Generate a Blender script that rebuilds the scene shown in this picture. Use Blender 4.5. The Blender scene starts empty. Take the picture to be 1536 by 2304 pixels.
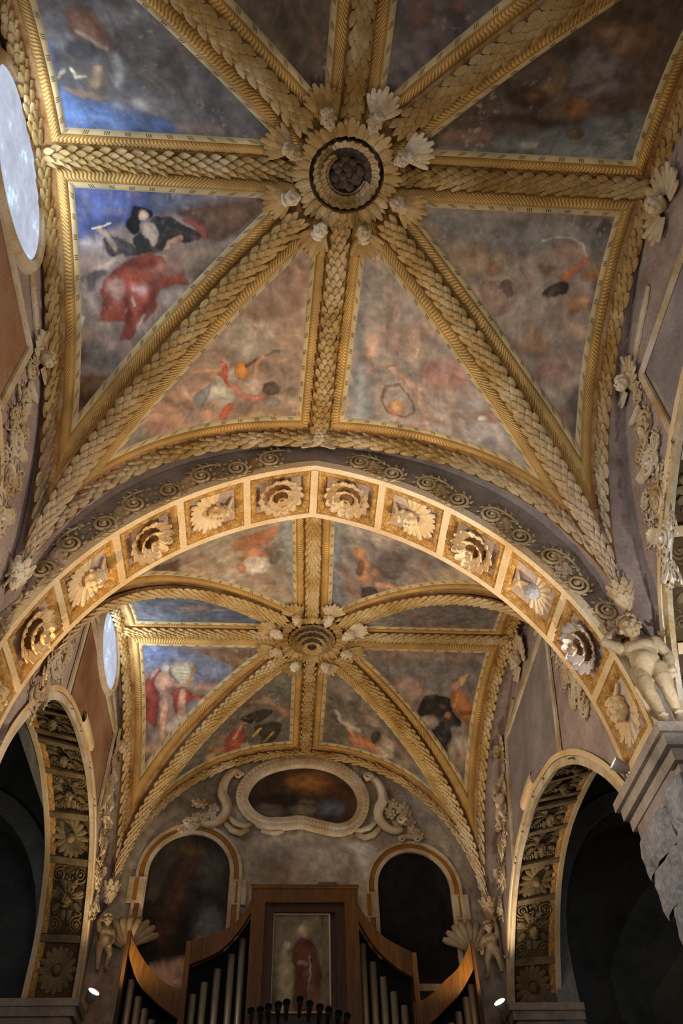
import bpy, math, random
import numpy as np
from mathutils import Vector, Matrix

scene = bpy.context.scene
COL = scene.collection
random.seed(7)

# ------------------------------------------------------------------ camera
def make_camera():
    yaw, pitch, roll = (math.radians(a) for a in (-5.24, 49.373, -2.182))
    R = Vector((math.cos(yaw), math.sin(yaw), 0)); Fh = Vector((-math.sin(yaw), math.cos(yaw), 0)); Z = Vector((0, 0, 1))
    fwd = math.cos(pitch) * Fh + math.sin(pitch) * Z
    up = -math.sin(pitch) * Fh + math.cos(pitch) * Z
    r2 = math.cos(roll) * R + math.sin(roll) * up
    u2 = -math.sin(roll) * R + math.cos(roll) * up
    cam = bpy.data.cameras.new('camera'); o = bpy.data.objects.new('camera', cam); COL.objects.link(o)
    cam.sensor_fit = 'VERTICAL'; cam.sensor_height = 36.0; cam.lens = 1848.06 / 2304 * 36.0
    cam.clip_start = 0.05; cam.clip_end = 200
    M = Matrix((r2, u2, -fwd)).transposed().to_4x4(); M.translation = Vector((-0.499, 0, 1.6))
    o.matrix_world = M
    scene.camera = o
make_camera()

# ------------------------------------------------------------------ world, exposure
w = bpy.data.worlds.new('world'); scene.world = w; w.use_nodes = True
w.node_tree.nodes['Background'].inputs[0].default_value = (0.35, 0.45, 0.7, 1)
w.node_tree.nodes['Background'].inputs[1].default_value = 0.0
vs = scene.view_settings
vs.view_transform = 'Standard'; vs.look = 'None'; vs.gamma = 1.0; vs.use_curve_mapping = False
vs.exposure = 0.0

# lamp table: position, aim, colour, watts, cone degrees, blend, label; some are added unseen fills
LAMPS = [
    ((3.52, 8.66, 7.16), (-2.6, 8.15, 10.9), (1.0, .88, .78), 800, 120, .8,
     'small round white floodlight on the right pier cornice below the big coffered arch'),
    ((-3.97, 8.62, 7.22), (2.6, 9.2, 11.2), (1.0, .70, .34), 560, 120, .8,
     'small floodlight on the left pier cornice, cut by the photo edge'),
    ((-3.60, 15.45, 6.98), (0.0, 11.4, 12.3), (1.0, .80, .52), 360, 150, .9,
     'glaring floodlight at the foot of the far left springer beside the organ'),
    ((3.32, 15.40, 6.78), (-0.3, 11.4, 12.3), (1.0, .84, .66), 360, 150, .9,
     'glaring floodlight at the foot of the far right springer beside the organ'),
    ((3.70, 5.30, 5.4), (-3.6, 8.6, 9.2), (1.0, .86, .70), 330, 95, 1.,
     'floodlight on a bracket of the right wall under the near vault springer'),
    ((-3.55, 5.30, 5.4), (3.9, 8.0, 8.9), (.84, .92, 1.0), 620, 95, 1.,  # extra unseen lamp, added to cross-light the right stone pier
     'added cross-light spot on the left wall under the near vault springer'),
    ((4.00, 6.35, 6.3), (3.3, 7.3, 10.2), (.88, .92, 1.0), 190, 120, 1.,
     'floodlight on the right arcade impost just outside the photo'),
    ((-4.05, 6.35, 6.3), (-3.3, 7.3, 10.2), (1.0, .88, .76), 150, 120, 1.,
     'floodlight on the left arcade impost just outside the photo'),
    ((-7.2, 11.0, 4.5), (-6.3, 16.0, 11.0), (.88, .95, 1.0), 70, 70, 1.,  # unseen lamp added to lift the left aisle's cross wall
     'added fill spot inside the left aisle, hidden behind the arcade'),
    ((7.2, 11.0, 4.5), (6.3, 16.0, 11.0), (1.0, .95, .82), 45, 70, 1.,  # likewise added out of view, brightens the right aisle cross wall
     'added fill spot inside the right aisle, hidden behind the arcade'),
    ((3.30, -0.9, 4.6), (-.5, 5.5, 12.6), (1.0, .82, .56), 160, 110, 1.,  # unseen warm fill added for the near vault, no known fixture
     'added warm fill spot at right behind the camera'),
    ((-3.50, -0.9, 4.6), (.5, 5.5, 12.6), (1.0, .82, .56), 160, 110, 1.,  # its added counterpart on the left, fill only
     'added warm fill spot at left behind the camera'),
]
WINDOW_POWER = 6.5
DAYLIGHT = 48.0

# ------------------------------------------------------------------ vault geometry (shared numbers)
X0A, YA0, YA1, RA, EA, ZA = -0.17, 7.76, 8.79, 4.85, 0.98, 7.02     # big transverse arch
BAYS = [
    dict(C=(.06, 3.58, 12.62), R={1: (4.20, 3.58, 12.66), -1: (-3.89, 3.58, 12.66)},
         K={1: (-.13, 7.62, 12.28), -1: (.2, -.45, 12.3)},
         S={(1, 1): (3.78, 7.43, 8.5), (-1, 1): (-3.88, 7.43, 8.6), (1, -1): (3.95, -.3, 8.55), (-1, -1): (-3.8, -.3, 8.55)}),
    dict(C=(-.03, 12.65, 12.6), R={1: (4.05, 12.65, 12.6), -1: (-3.85, 12.65, 12.6)},
         K={1: (-.04, 16.40, 12.30), -1: (-.15, 8.92, 12.32)},
         S={(1, 1): (3.60, 16.15, 8.40), (-1, 1): (-3.78, 16.05, 8.65), (1, -1): (3.75, 9.1, 8.55), (-1, -1): (-3.85, 9.1, 8.55)}),
]
PE = 0.15
def prof(t):
    t = np.clip(t, 0, 1); R = 1 + PE
    return np.sqrt(np.maximum(R * R - (t + PE) ** 2, 0)) / math.sqrt(R * R - PE * PE)
def vault(b, sx, sy, u, v):
    B = BAYS[b]; C, R, K, S = (np.array(q, float) for q in (B['C'], B['R'][sx], B['K'][sy], B['S'][(sx, sy)]))
    u = np.asarray(u, float); v = np.asarray(v, float)
    a = ((1 - u) * (1 - v))[..., None]; r = (u * (1 - v))[..., None]; k = ((1 - u) * v)[..., None]; s = (u * v)[..., None]
    xy = a * C[:2] + r * R[:2] + k * K[:2] + s * S[:2]
    t = np.minimum(u, v)
    zt = C[2] + (R[2] - C[2]) * (u - t) + (K[2] - C[2]) * (v - t)
    z = S[2] + (zt - S[2]) * prof(t)
    return np.concatenate([xy, z[..., None]], -1)
def inv(b, sx, sy, xy):
    B = BAYS[b]; C, R, K, S = (np.array(q[:2], float) for q in (B['C'], B['R'][sx], B['K'][sy], B['S'][(sx, sy)]))
    uv = np.stack([(xy[..., 0] - C[0]) / (R[0] - C[0]), (xy[..., 1] - C[1]) / (K[1] - C[1])], -1)
    for _ in range(6):
        u, v = uv[..., :1], uv[..., 1:]
        f = (1 - u) * (1 - v) * C + u * (1 - v) * R + (1 - u) * v * K + u * v * S - xy
        du = (1 - v) * (R - C) + v * (S - K); dv = (1 - u) * (K - C) + u * (S - R)
        det = du[..., 0] * dv[..., 1] - du[..., 1] * dv[..., 0]
        d0 = (f[..., 0] * dv[..., 1] - f[..., 1] * dv[..., 0]) / det
        d1 = (du[..., 0] * f[..., 1] - du[..., 1] * f[..., 0]) / det
        uv = uv - np.stack([d0, d1], -1)
    return uv
def vz(b, sx, sy, xy):
    uv = inv(b, sx, sy, xy)
    return vault(b, sx, sy, uv[..., 0], uv[..., 1])[..., 2]
def on_vault(b, sx, sy, xy, off=0.0, cell=None):
    """points of the vault skin above plan points xy, pushed off metres into the room.
    cell 0 = side cell (u>v), 1 = end cell: keeps the skin of one cell near the groin"""
    uv = inv(b, sx, sy, xy); 
    p = vault(b, sx, sy, uv[..., 0], uv[..., 1])
    if np.any(off):
        h = 1e-3
        zx = (vz(b, sx, sy, xy + np.array([h, 0])) - vz(b, sx, sy, xy - np.array([h, 0]))) / (2 * h)
        zy = (vz(b, sx, sy, xy + np.array([0, h])) - vz(b, sx, sy, xy - np.array([0, h]))) / (2 * h)
        n = np.stack([np.clip(zx, -6, 6), np.clip(zy, -6, 6), -np.ones_like(zx)], -1)
        n /= np.linalg.norm(n, axis=-1, keepdims=True)
        p = p + n * np.asarray(off)[..., None]
    return p
def tri_plan(b, sx, sy, cell):
    B = BAYS[b]; V1 = B['R'][sx] if cell == 0 else B['K'][sy]
    return np.array([B['C'][:2], V1[:2], B['S'][(sx, sy)][:2]], float)
def inset(T, d):
    """inset a plan triangle; d = distances for edges 01, 12, 20"""
    c = T.mean(0); L = []
    for i in range(3):
        p, q = T[i], T[(i + 1) % 3]; e = (q - p) / np.linalg.norm(q - p); n = np.array([-e[1], e[0]])
        if n @ (c - p) < 0: n = -n
        L.append((p + n * d[i], e))
    def X(a, b2):
        M = np.array([a[1], -b2[1]]).T; s = np.linalg.solve(M, b2[0] - a[0]); return a[0] + a[1] * s[0]
    return np.array([X(L[2], L[0]), X(L[0], L[1]), X(L[1], L[2])])
D_PANEL = (.385, .43, .375)      # ridge, wall, diagonal
# ------------------------------------------------------------------ end of shared numbers

# ------------------------------------------------------------------ object helpers
WM = {}
def props(o, label=None, cat=None, group=None, kind=None):
    if label: o['label'] = label
    if cat: o['category'] = cat
    if group: o['group'] = group
    if kind: o['kind'] = kind
    return o
def link(o, parent=None, M=None):
    COL.objects.link(o); M = M or Matrix.Identity(4); WM[o.name] = M
    if parent is not None:
        o.parent = parent; o.matrix_basis = WM[parent.name].inverted() @ M
    else:
        o.matrix_basis = M
    return o
def thing(name, label, cat, loc, group=None, kind=None):
    o = bpy.data.objects.new(name, None); o.empty_display_size = .1
    link(o, None, Matrix.Translation(Vector(loc)))
    return props(o, label, cat, group, kind)
def frame(p, x, y, z, s=1.0):
    """matrix whose axes are x,y,z (orthonormalised on y then z) at p"""
    y = Vector(y).normalized(); z = Vector(z); z = (z - y * z.dot(y)).normalized(); x = y.cross(z)
    M = Matrix((x, y, z)).transposed().to_4x4()
    if not isinstance(s, (tuple, list)): s = (s, s, s)
    M = M @ Matrix.Diagonal((s[0], s[1], s[2], 1)); M.translation = Vector(p); return M
def put(name, me, parent, M):
    return link(bpy.data.objects.new(name, me), parent, M)

class MB:
    def __init__(s): s.v = []; s.f = []; s.uv = {}
    def add(s, vs, fs):
        n = len(s.v); s.v += [tuple(map(float, q)) for q in vs]; s.f += [tuple(i + n for i in f) for f in fs]; return s
    def grid(s, P, closed_u=False, closed_v=False, flip=False):
        P = np.asarray(P, float); nu, nv = P.shape[:2]; n = len(s.v)
        s.v += [tuple(q) for q in P.reshape(-1, 3)]
        for i in range(nu if closed_u else nu - 1):
            for j in range(nv if closed_v else nv - 1):
                a = n + i * nv + j; b = n + ((i + 1) % nu) * nv + j; c = n + ((i + 1) % nu) * nv + (j + 1) % nv; d = n + i * nv + (j + 1) % nv
                s.f.append((a, d, c, b) if flip else (a, b, c, d))
        return s
    def box(s, x0, x1, y0, y1, z0, z1):
        return s.add([(x, y, z) for x in (x0, x1) for y in (y0, y1) for z in (z0, z1)],
                     [(0, 1, 3, 2), (4, 6, 7, 5), (0, 4, 5, 1), (2, 3, 7, 6), (0, 2, 6, 4), (1, 5, 7, 3)])
    def prism(s, poly, fn):
        """poly list of 2D points, fn(p, k) -> 3D for k=0 (front) and 1 (back)"""
        n = len(poly); vs = [fn(p, 0) for p in poly] + [fn(p, 1) for p in poly]
        return s.add(vs, [tuple(range(n)), tuple(range(2 * n - 1, n - 1, -1))] + [(i, i + n, (i + 1) % n + n, (i + 1) % n) for i in range(n)])
    def tube(s, pts, rad, n=6, up=(0, 0, 1), flat=1.0, closed=False, cap=True):
        pts = [Vector(p) for p in pts]; m = len(pts)
        if not isinstance(rad, (list, tuple, np.ndarray)): rad = [rad] * m
        rings = []
        for i, p in enumerate(pts):
            a = pts[(i - 1) % m if closed else max(i - 1, 0)]; b = pts[(i + 1) % m if closed else min(i + 1, m - 1)]
            t = (b - a); t = t.normalized() if t.length > 1e-9 else Vector((0, 0, 1))
            u = Vector(up); u = u - t * u.dot(t)
            if u.length < 1e-4: u = Vector((1, .1, 0)) - t * t.x
            u.normalize(); q = t.cross(u)
            rings.append([p + (q * math.cos(k * 2 * math.pi / n) + u * flat * math.sin(k * 2 * math.pi / n)) * rad[i] for k in range(n)])
        s.grid([[tuple(q) for q in r] for r in rings], closed_u=closed, closed_v=True)
        if cap and not closed:
            base = len(s.v) - m * n
            s.f.append(tuple(base + k for k in range(n))); s.f.append(tuple(base + (m - 1) * n + k for k in range(n - 1, -1, -1)))
        return s
    def ball(s, c, r, nu=10, nv=7, M=None):
        if not isinstance(r, (tuple, list)): r = (r, r, r)
        vs = []; 
        for i in range(nv + 1):
            th = math.pi * i / nv
            for j in range(nu):
                ph = 2 * math.pi * j / nu
                p = Vector((r[0] * math.sin(th) * math.cos(ph), r[1] * math.sin(th) * math.sin(ph), r[2] * math.cos(th)))
                if M: p = M @ p
                vs.append(tuple(p + Vector(c)))
        fs = [(i * nu + j, (i + 1) * nu + j, (i + 1) * nu + (j + 1) % nu, i * nu + (j + 1) % nu) for i in range(nv) for j in range(nu)]
        return s.add(vs, fs)
    def cap(s, p0, r0, p1, r1, n=12):
        """round-ended tapered limb"""
        p0, p1 = Vector(p0), Vector(p1); d = (p1 - p0); L = d.length; d.normalize()
        pts = []; rr = []
        for a in (-90, -60, -30, 0): pts.append(p0 + d * r0 * math.sin(math.radians(a))); rr.append(max(r0 * math.cos(math.radians(a)), 1e-4))
        for a in (0, 30, 60, 90): pts.append(p1 + d * r1 * math.sin(math.radians(a))); rr.append(max(r1 * math.cos(math.radians(a)), 1e-4))
        return s.tube(pts, rr, n, up=(.3, .9, .2))
    def lathe(s, prof_, c, axis=(0, 0, 1), n=16):
        ax = Vector(axis).normalized(); u = ax.orthogonal().normalized(); q = ax.cross(u); c = Vector(c)
        return s.grid([[tuple(c + ax * h + (u * math.cos(2 * math.pi * k / n) + q * math.sin(2 * math.pi * k / n)) * r) for k in range(n)] for r, h in prof_], closed_v=True)
    def mesh(s, name, mat, smooth=True):
        me = bpy.data.meshes.new(name); me.from_pydata(s.v, [], s.f); me.validate()
        if mat: me.materials.append(mat)
        if smooth: me.polygons.foreach_set('use_smooth', [True] * len(me.polygons))
        me.update(); return me
    def build(s, name, mat, parent=None, smooth=True):
        return put(name, s.mesh(name, mat, smooth), parent, None)

def np_mesh(name, V, Fq, mat, smooth=True, uv=None, col=None):
    """fast mesh from numpy arrays; Fq (n,3) or (n,4)"""
    me = bpy.data.meshes.new(name); V = np.asarray(V, np.float32); Fq = np.asarray(Fq, np.int32); k = Fq.shape[1]
    me.vertices.add(len(V)); me.vertices.foreach_set('co', V.ravel())
    me.loops.add(Fq.size); me.loops.foreach_set('vertex_index', Fq.ravel())
    me.polygons.add(len(Fq)); me.polygons.foreach_set('loop_start', np.arange(0, Fq.size, k, dtype=np.int32))
    if smooth: me.polygons.foreach_set('use_smooth', np.ones(len(Fq), bool))
    me.update(calc_edges=True)
    if uv is not None:
        l = me.uv_layers.new(name='UVMap'); l.data.foreach_set('uv', np.asarray(uv, np.float32)[Fq.ravel()].ravel())
    if col is not None:
        a = me.color_attributes.new('paint', 'FLOAT_COLOR', 'POINT')
        c = np.ones((len(V), 4), np.float32); c[:, :3] = col; a.data.foreach_set('color', c.ravel())
    if mat: me.materials.append(mat)
    return me
def grid_faces(nu, nv, off=0):
    i, j = np.meshgrid(np.arange(nu - 1), np.arange(nv - 1), indexing='ij'); a = (i * nv + j).ravel() + off
    return np.stack([a, a + nv, a + nv + 1, a + 1], 1)
def fuse(name, mb, mat, voxel, smooth_iter=3):
    """melt overlapping solids into one continuous sculpted skin"""
    me = mb.mesh(name + '_raw', None); o = bpy.data.objects.new('tmp', me); COL.objects.link(o)
    r = o.modifiers.new('r', 'REMESH'); r.mode = 'VOXEL'; r.voxel_size = voxel
    s = o.modifiers.new('s', 'SMOOTH'); s.factor = .5; s.iterations = smooth_iter
    dg = bpy.context.evaluated_depsgraph_get(); out = bpy.data.meshes.new_from_object(o.evaluated_get(dg))
    bpy.data.objects.remove(o); bpy.data.meshes.remove(me); out.name = name
    out.materials.clear(); out.materials.append(mat); out.polygons.foreach_set('use_smooth', [True] * len(out.polygons))
    return out
def lerp(a, b, t): return a + (b - a) * t
def resample(pts, n):
    p = np.asarray(pts, float); d = np.r_[0, np.cumsum(np.linalg.norm(np.diff(p, axis=0), axis=1))]
    s = np.linspace(0, d[-1], n); return np.stack([np.interp(s, d, p[:, k]) for k in range(p.shape[1])], 1)
def catmull(pts, k=8, closed=False):
    P = [np.array(p, float) for p in pts]; n = len(P); out = []
    for i in range(n if closed else n - 1):
        if closed: a, b, c, d = P[(i - 1) % n], P[i], P[(i + 1) % n], P[(i + 2) % n]
        else: a, b, c, d = P[max(i - 1, 0)], P[i], P[i + 1], P[min(i + 2, n - 1)]
        for j in range(k):
            t = j / k
            out.append(.5 * ((2 * b) + (c - a) * t + (2 * a - 5 * b + 4 * c - d) * t * t + (3 * b - a - 3 * c + d) * t ** 3))
    if not closed: out.append(P[-1])
    return np.array(out)

# ------------------------------------------------------------------ materials
def lin(c):
    return tuple((x / 12.92 if x <= .04045 else ((x + .055) / 1.055) ** 2.4) for x in (v / 255 for v in c))
def new_mat(name):
    m = bpy.data.materials.new(name); m.use_nodes = True; return m, m.node_tree.nodes, m.node_tree.links, m.node_tree.nodes['Principled BSDF']
def stucco(name, tones, scale=1.2, rough=.8, bump=.25, bscale=45, fine=.5, metal=0.0, vary=0.0):
    """tones: 2 or 3 sRGB colours blended by world-space noise patches"""
    m, N, L, P = new_mat(name); P.inputs['Roughness'].default_value = rough; P.inputs['Metallic'].default_value = metal
    P.inputs['Specular IOR Level'].default_value = .25
    g = N.new('ShaderNodeNewGeometry')
    n1 = N.new('ShaderNodeTexNoise'); n1.inputs['Scale'].default_value = scale; n1.inputs['Detail'].default_value = 8; n1.inputs['Roughness'].default_value = .65
    L.new(g.outputs['Position'], n1.inputs['Vector'])
    r = N.new('ShaderNodeValToRGB'); L.new(n1.outputs['Fac'], r.inputs[0]); e = r.color_ramp.elements
    pos = (.36, .64) if len(tones) == 2 else (.34, .5, .66)
    e[0].position = pos[0]; e[0].color = (*lin(tones[0]), 1); e[1].position = pos[-1]; e[1].color = (*lin(tones[-1]), 1)
    if len(tones) == 3: q = e.new(pos[1]); q.color = (*lin(tones[1]), 1)
    n2 = N.new('ShaderNodeTexNoise'); n2.inputs['Scale'].default_value = bscale; n2.inputs['Detail'].default_value = 4
    L.new(g.outputs['Position'], n2.inputs['Vector'])
    mr = N.new('ShaderNodeMapRange'); mr.inputs['From Min'].default_value = .3; mr.inputs['From Max'].default_value = .7
    mr.inputs['To Min'].default_value = 1 - .35 * fine; mr.inputs['To Max'].default_value = 1 + .25 * fine
    L.new(n2.outputs['Fac'], mr.inputs[0])
    mx = N.new('ShaderNodeVectorMath'); mx.operation = 'SCALE'; L.new(r.outputs[0], mx.inputs[0]); L.new(mr.outputs[0], mx.inputs['Scale'])
    oi = N.new('ShaderNodeObjectInfo'); rr = N.new('ShaderNodeMapRange'); L.new(oi.outputs['Random'], rr.inputs[0]); rr.inputs['To Min'].default_value = 1 - vary; rr.inputs['To Max'].default_value = 1 + vary * .6
    m2 = N.new('ShaderNodeVectorMath'); m2.operation = 'SCALE'; L.new(mx.outputs[0], m2.inputs[0]); L.new(rr.outputs[0], m2.inputs['Scale'])
    L.new(m2.outputs[0], P.inputs['Base Color'])
    if bump:
        b = N.new('ShaderNodeBump'); b.inputs['Strength'].default_value = bump; b.inputs['Distance'].default_value = .02
        L.new(n2.outputs['Fac'], b.inputs['Height']); L.new(b.outputs[0], P.inputs['Normal'])
    return m
def leaf_by_height(name, low, high, z0, z1, vary=.28):  # low colour up to z0, blending into the high tones by z1
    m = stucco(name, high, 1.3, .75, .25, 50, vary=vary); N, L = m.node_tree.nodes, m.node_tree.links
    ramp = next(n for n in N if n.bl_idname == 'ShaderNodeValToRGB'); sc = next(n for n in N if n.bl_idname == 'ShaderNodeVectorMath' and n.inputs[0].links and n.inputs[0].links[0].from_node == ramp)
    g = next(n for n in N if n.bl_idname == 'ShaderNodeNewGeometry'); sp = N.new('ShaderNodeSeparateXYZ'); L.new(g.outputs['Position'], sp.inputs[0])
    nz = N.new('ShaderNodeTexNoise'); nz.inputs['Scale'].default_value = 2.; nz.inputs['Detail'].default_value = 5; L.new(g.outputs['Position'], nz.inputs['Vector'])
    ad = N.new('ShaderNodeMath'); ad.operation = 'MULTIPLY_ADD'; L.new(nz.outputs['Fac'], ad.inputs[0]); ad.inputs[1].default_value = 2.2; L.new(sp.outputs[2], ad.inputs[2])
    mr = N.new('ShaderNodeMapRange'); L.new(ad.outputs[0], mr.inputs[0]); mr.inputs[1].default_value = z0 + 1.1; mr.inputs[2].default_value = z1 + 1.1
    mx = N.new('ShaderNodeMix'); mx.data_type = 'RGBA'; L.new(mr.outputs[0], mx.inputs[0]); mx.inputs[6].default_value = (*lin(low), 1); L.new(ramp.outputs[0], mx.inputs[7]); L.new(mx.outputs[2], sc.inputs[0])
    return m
def carved(name, ground, relief, per=.085, kind='egg', bump=.8):
    """running ornament laid along a moulding's own UV (u in metres along it, v across)"""
    m, N, L, P = new_mat(name); P.inputs['Roughness'].default_value = .7; P.inputs['Specular IOR Level'].default_value = .25
    uv = N.new('ShaderNodeUVMap'); sp = N.new('ShaderNodeSeparateXYZ'); L.new(uv.outputs[0], sp.inputs[0])
    def M(op, a, b=None, c=None):
        n = N.new('ShaderNodeMath'); n.operation = op
        for k, q in enumerate((a, b, c)):
            if q is None: continue
            if hasattr(q, 'links'): L.new(q, n.inputs[k])
            else: n.inputs[k].default_value = q
        return n.outputs[0]
    U, V = sp.outputs[0], sp.outputs[1]
    g = N.new('ShaderNodeNewGeometry'); nz = N.new('ShaderNodeTexNoise'); nz.inputs['Scale'].default_value = 2.2; nz.inputs['Detail'].default_value = 7
    L.new(g.outputs['Position'], nz.inputs['Vector'])
    nf = N.new('ShaderNodeTexNoise'); nf.inputs['Scale'].default_value = 60; L.new(g.outputs['Position'], nf.inputs['Vector'])
    if kind == 'egg':
        bend = M('SINE', M('MULTIPLY', V, 6.2832))
        a = M('SINE', M('ADD', M('MULTIPLY', U, math.pi * 2 / per), M('MULTIPLY', bend, 1.1)))
        edge = M('SINE', M('MULTIPLY', V, math.pi))
        h = M('MULTIPLY', M('ABSOLUTE', a), M('POWER', edge, .6))
        fac = M('SMOOTH_MIN', M('MULTIPLY', M('SUBTRACT', h, .45), 4.), 1., .2)
    elif kind == 'bead':
        f = M('FRACT', M('DIVIDE', U, per))
        d1 = M('LESS_THAN', M('ABSOLUTE', M('SUBTRACT', f, .40)), .03); d2 = M('LESS_THAN', M('ABSOLUTE', M('SUBTRACT', f, .5)), .03); d3 = M('LESS_THAN', M('ABSOLUTE', M('SUBTRACT', f, .60)), .03)
        band = M('LESS_THAN', M('ABSOLUTE', M('SUBTRACT', V, .5)), .26)
        fac = M('SUBTRACT', 1., M('MULTIPLY', M('MAXIMUM', M('MAXIMUM', d1, d2), d3), band)); h = fac
    else:   # leafy carving
        vo = N.new('ShaderNodeTexVoronoi'); vo.inputs['Scale'].default_value = 1 / per; vo.feature = 'SMOOTH_F1'
        cb = N.new('ShaderNodeCombineXYZ'); L.new(U, cb.inputs[0]); L.new(M('MULTIPLY', V, .16), cb.inputs[1]); L.new(cb.outputs[0], vo.inputs['Vector'])
        nn = N.new('ShaderNodeTexNoise'); nn.inputs['Scale'].default_value = 1.6 / per; nn.inputs['Distortion'].default_value = 2.5; L.new(cb.outputs[0], nn.inputs['Vector'])
        h = M('ADD', M('MULTIPLY', M('SUBTRACT', 1., vo.outputs['Distance']), .4), nn.outputs['Fac']); fac = M('MULTIPLY', M('SUBTRACT', h, .62), 3.)
    cl = N.new('ShaderNodeClamp'); L.new(fac, cl.inputs[0])
    mx = N.new('ShaderNodeMix'); mx.data_type = 'RGBA'; L.new(cl.outputs[0], mx.inputs[0])
    mx.inputs[6].default_value = (*lin(ground), 1); mx.inputs[7].default_value = (*lin(relief), 1)
    mr = N.new('ShaderNodeMapRange'); L.new(nz.outputs['Fac'], mr.inputs[0]); mr.inputs[1].default_value = .3; mr.inputs[2].default_value = .7; mr.inputs[3].default_value = .68; mr.inputs[4].default_value = 1.2
    sc = N.new('ShaderNodeVectorMath'); sc.operation = 'SCALE'; L.new(mx.outputs[2], sc.inputs[0]); L.new(mr.outputs[0], sc.inputs['Scale'])
    L.new(sc.outputs[0], P.inputs['Base Color'])
    hb = M('ADD', h, M('MULTIPLY', nf.outputs['Fac'], .15))
    b = N.new('ShaderNodeBump'); b.inputs['Strength'].default_value = bump; b.inputs['Distance'].default_value = .025
    L.new(hb, b.inputs['Height']); L.new(b.outputs[0], P.inputs['Normal'])
    return m
def painted(name, rough=.85):
    """fresco: pigment comes from the 'paint' colour attribute, plus plaster grain and flaking"""
    m, N, L, P = new_mat(name); P.inputs['Roughness'].default_value = rough; P.inputs['Specular IOR Level'].default_value = .15
    a = N.new('ShaderNodeAttribute'); a.attribute_name = 'paint'; g = N.new('ShaderNodeNewGeometry')
    n = N.new('ShaderNodeTexNoise'); n.inputs['Scale'].default_value = 7; n.inputs['Detail'].default_value = 12; n.inputs['Roughness'].default_value = .72
    L.new(g.outputs['Position'], n.inputs['Vector'])
    mr = N.new('ShaderNodeMapRange'); L.new(n.outputs['Fac'], mr.inputs[0]); mr.inputs[1].default_value = .3; mr.inputs[2].default_value = .7; mr.inputs[3].default_value = .72; mr.inputs[4].default_value = 1.25
    sc = N.new('ShaderNodeVectorMath'); sc.operation = 'SCALE'; L.new(a.outputs['Color'], sc.inputs[0]); L.new(mr.outputs[0], sc.inputs['Scale'])
    L.new(sc.outputs[0], P.inputs['Base Color'])
    b = N.new('ShaderNodeBump'); b.inputs['Strength'].default_value = .12; b.inputs['Distance'].default_value = .01; L.new(n.outputs['Fac'], b.inputs['Height']); L.new(b.outputs[0], P.inputs['Normal'])
    return m
def plain(name, col, rough=.6, metal=0., emit=0.):
    m, N, L, P = new_mat(name); P.inputs['Base Color'].default_value = (*lin(col), 1); P.inputs['Roughness'].default_value = rough; P.inputs['Metallic'].default_value = metal
    if emit: P.inputs['Emission Color'].default_value = (*lin(col), 1); P.inputs['Emission Strength'].default_value = emit
    g = N.new('ShaderNodeNewGeometry'); n = N.new('ShaderNodeTexNoise'); n.inputs['Scale'].default_value = 12; L.new(g.outputs['Position'], n.inputs['Vector'])
    mr = N.new('ShaderNodeMapRange'); L.new(n.outputs['Fac'], mr.inputs[0]); mr.inputs[3].default_value = max(rough - .1, .02); mr.inputs[4].default_value = min(rough + .1, 1); L.new(mr.outputs[0], P.inputs['Roughness'])
    return m
def wood(name, c1, c2):
    m, N, L, P = new_mat(name); P.inputs['Roughness'].default_value = .45
    g = N.new('ShaderNodeNewGeometry'); mp = N.new('ShaderNodeMapping'); mp.inputs['Scale'].default_value = (14, 14, 1.2); L.new(g.outputs['Position'], mp.inputs[0])
    n = N.new('ShaderNodeTexNoise'); n.inputs['Scale'].default_value = 1.6; n.inputs['Detail'].default_value = 6; n.inputs['Distortion'].default_value = 1.2; L.new(mp.outputs[0], n.inputs['Vector'])
    r = N.new('ShaderNodeValToRGB'); L.new(n.outputs['Fac'], r.inputs[0]); r.color_ramp.elements[0].position = .35; r.color_ramp.elements[1].position = .65
    r.color_ramp.elements[0].color = (*lin(c1), 1); r.color_ramp.elements[1].color = (*lin(c2), 1); L.new(r.outputs[0], P.inputs['Base Color'])
    return m
def glass_pane(name, k=1.0):
    """old milky window glass with daylight standing behind it"""
    m, N, L, P = new_mat(name); N.remove(P); em = N.new('ShaderNodeEmission'); out = N['Material Output']; L.new(em.outputs[0], out.inputs[0])
    g = N.new('ShaderNodeNewGeometry')
    n = N.new('ShaderNodeTexNoise'); n.inputs['Scale'].default_value = 2.6; n.inputs['Detail'].default_value = 9; n.inputs['Roughness'].default_value = .7; L.new(g.outputs['Position'], n.inputs['Vector'])
    r = N.new('ShaderNodeValToRGB'); L.new(n.outputs['Fac'], r.inputs[0]); e = r.color_ramp.elements
    e[0].position = .36; e[0].color = (.34, .36, .42, 1); e[1].position = .72; e[1].color = (.62, .85, 1.6, 1); q = e.new(.58); q.color = (.46, .50, .62, 1); q = e.new(.63); q.color = (.6, .8, 1.25, 1)
    L.new(r.outputs[0], em.inputs[0]); em.inputs[1].default_value = WINDOW_POWER * .2 * k
    return m

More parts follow.
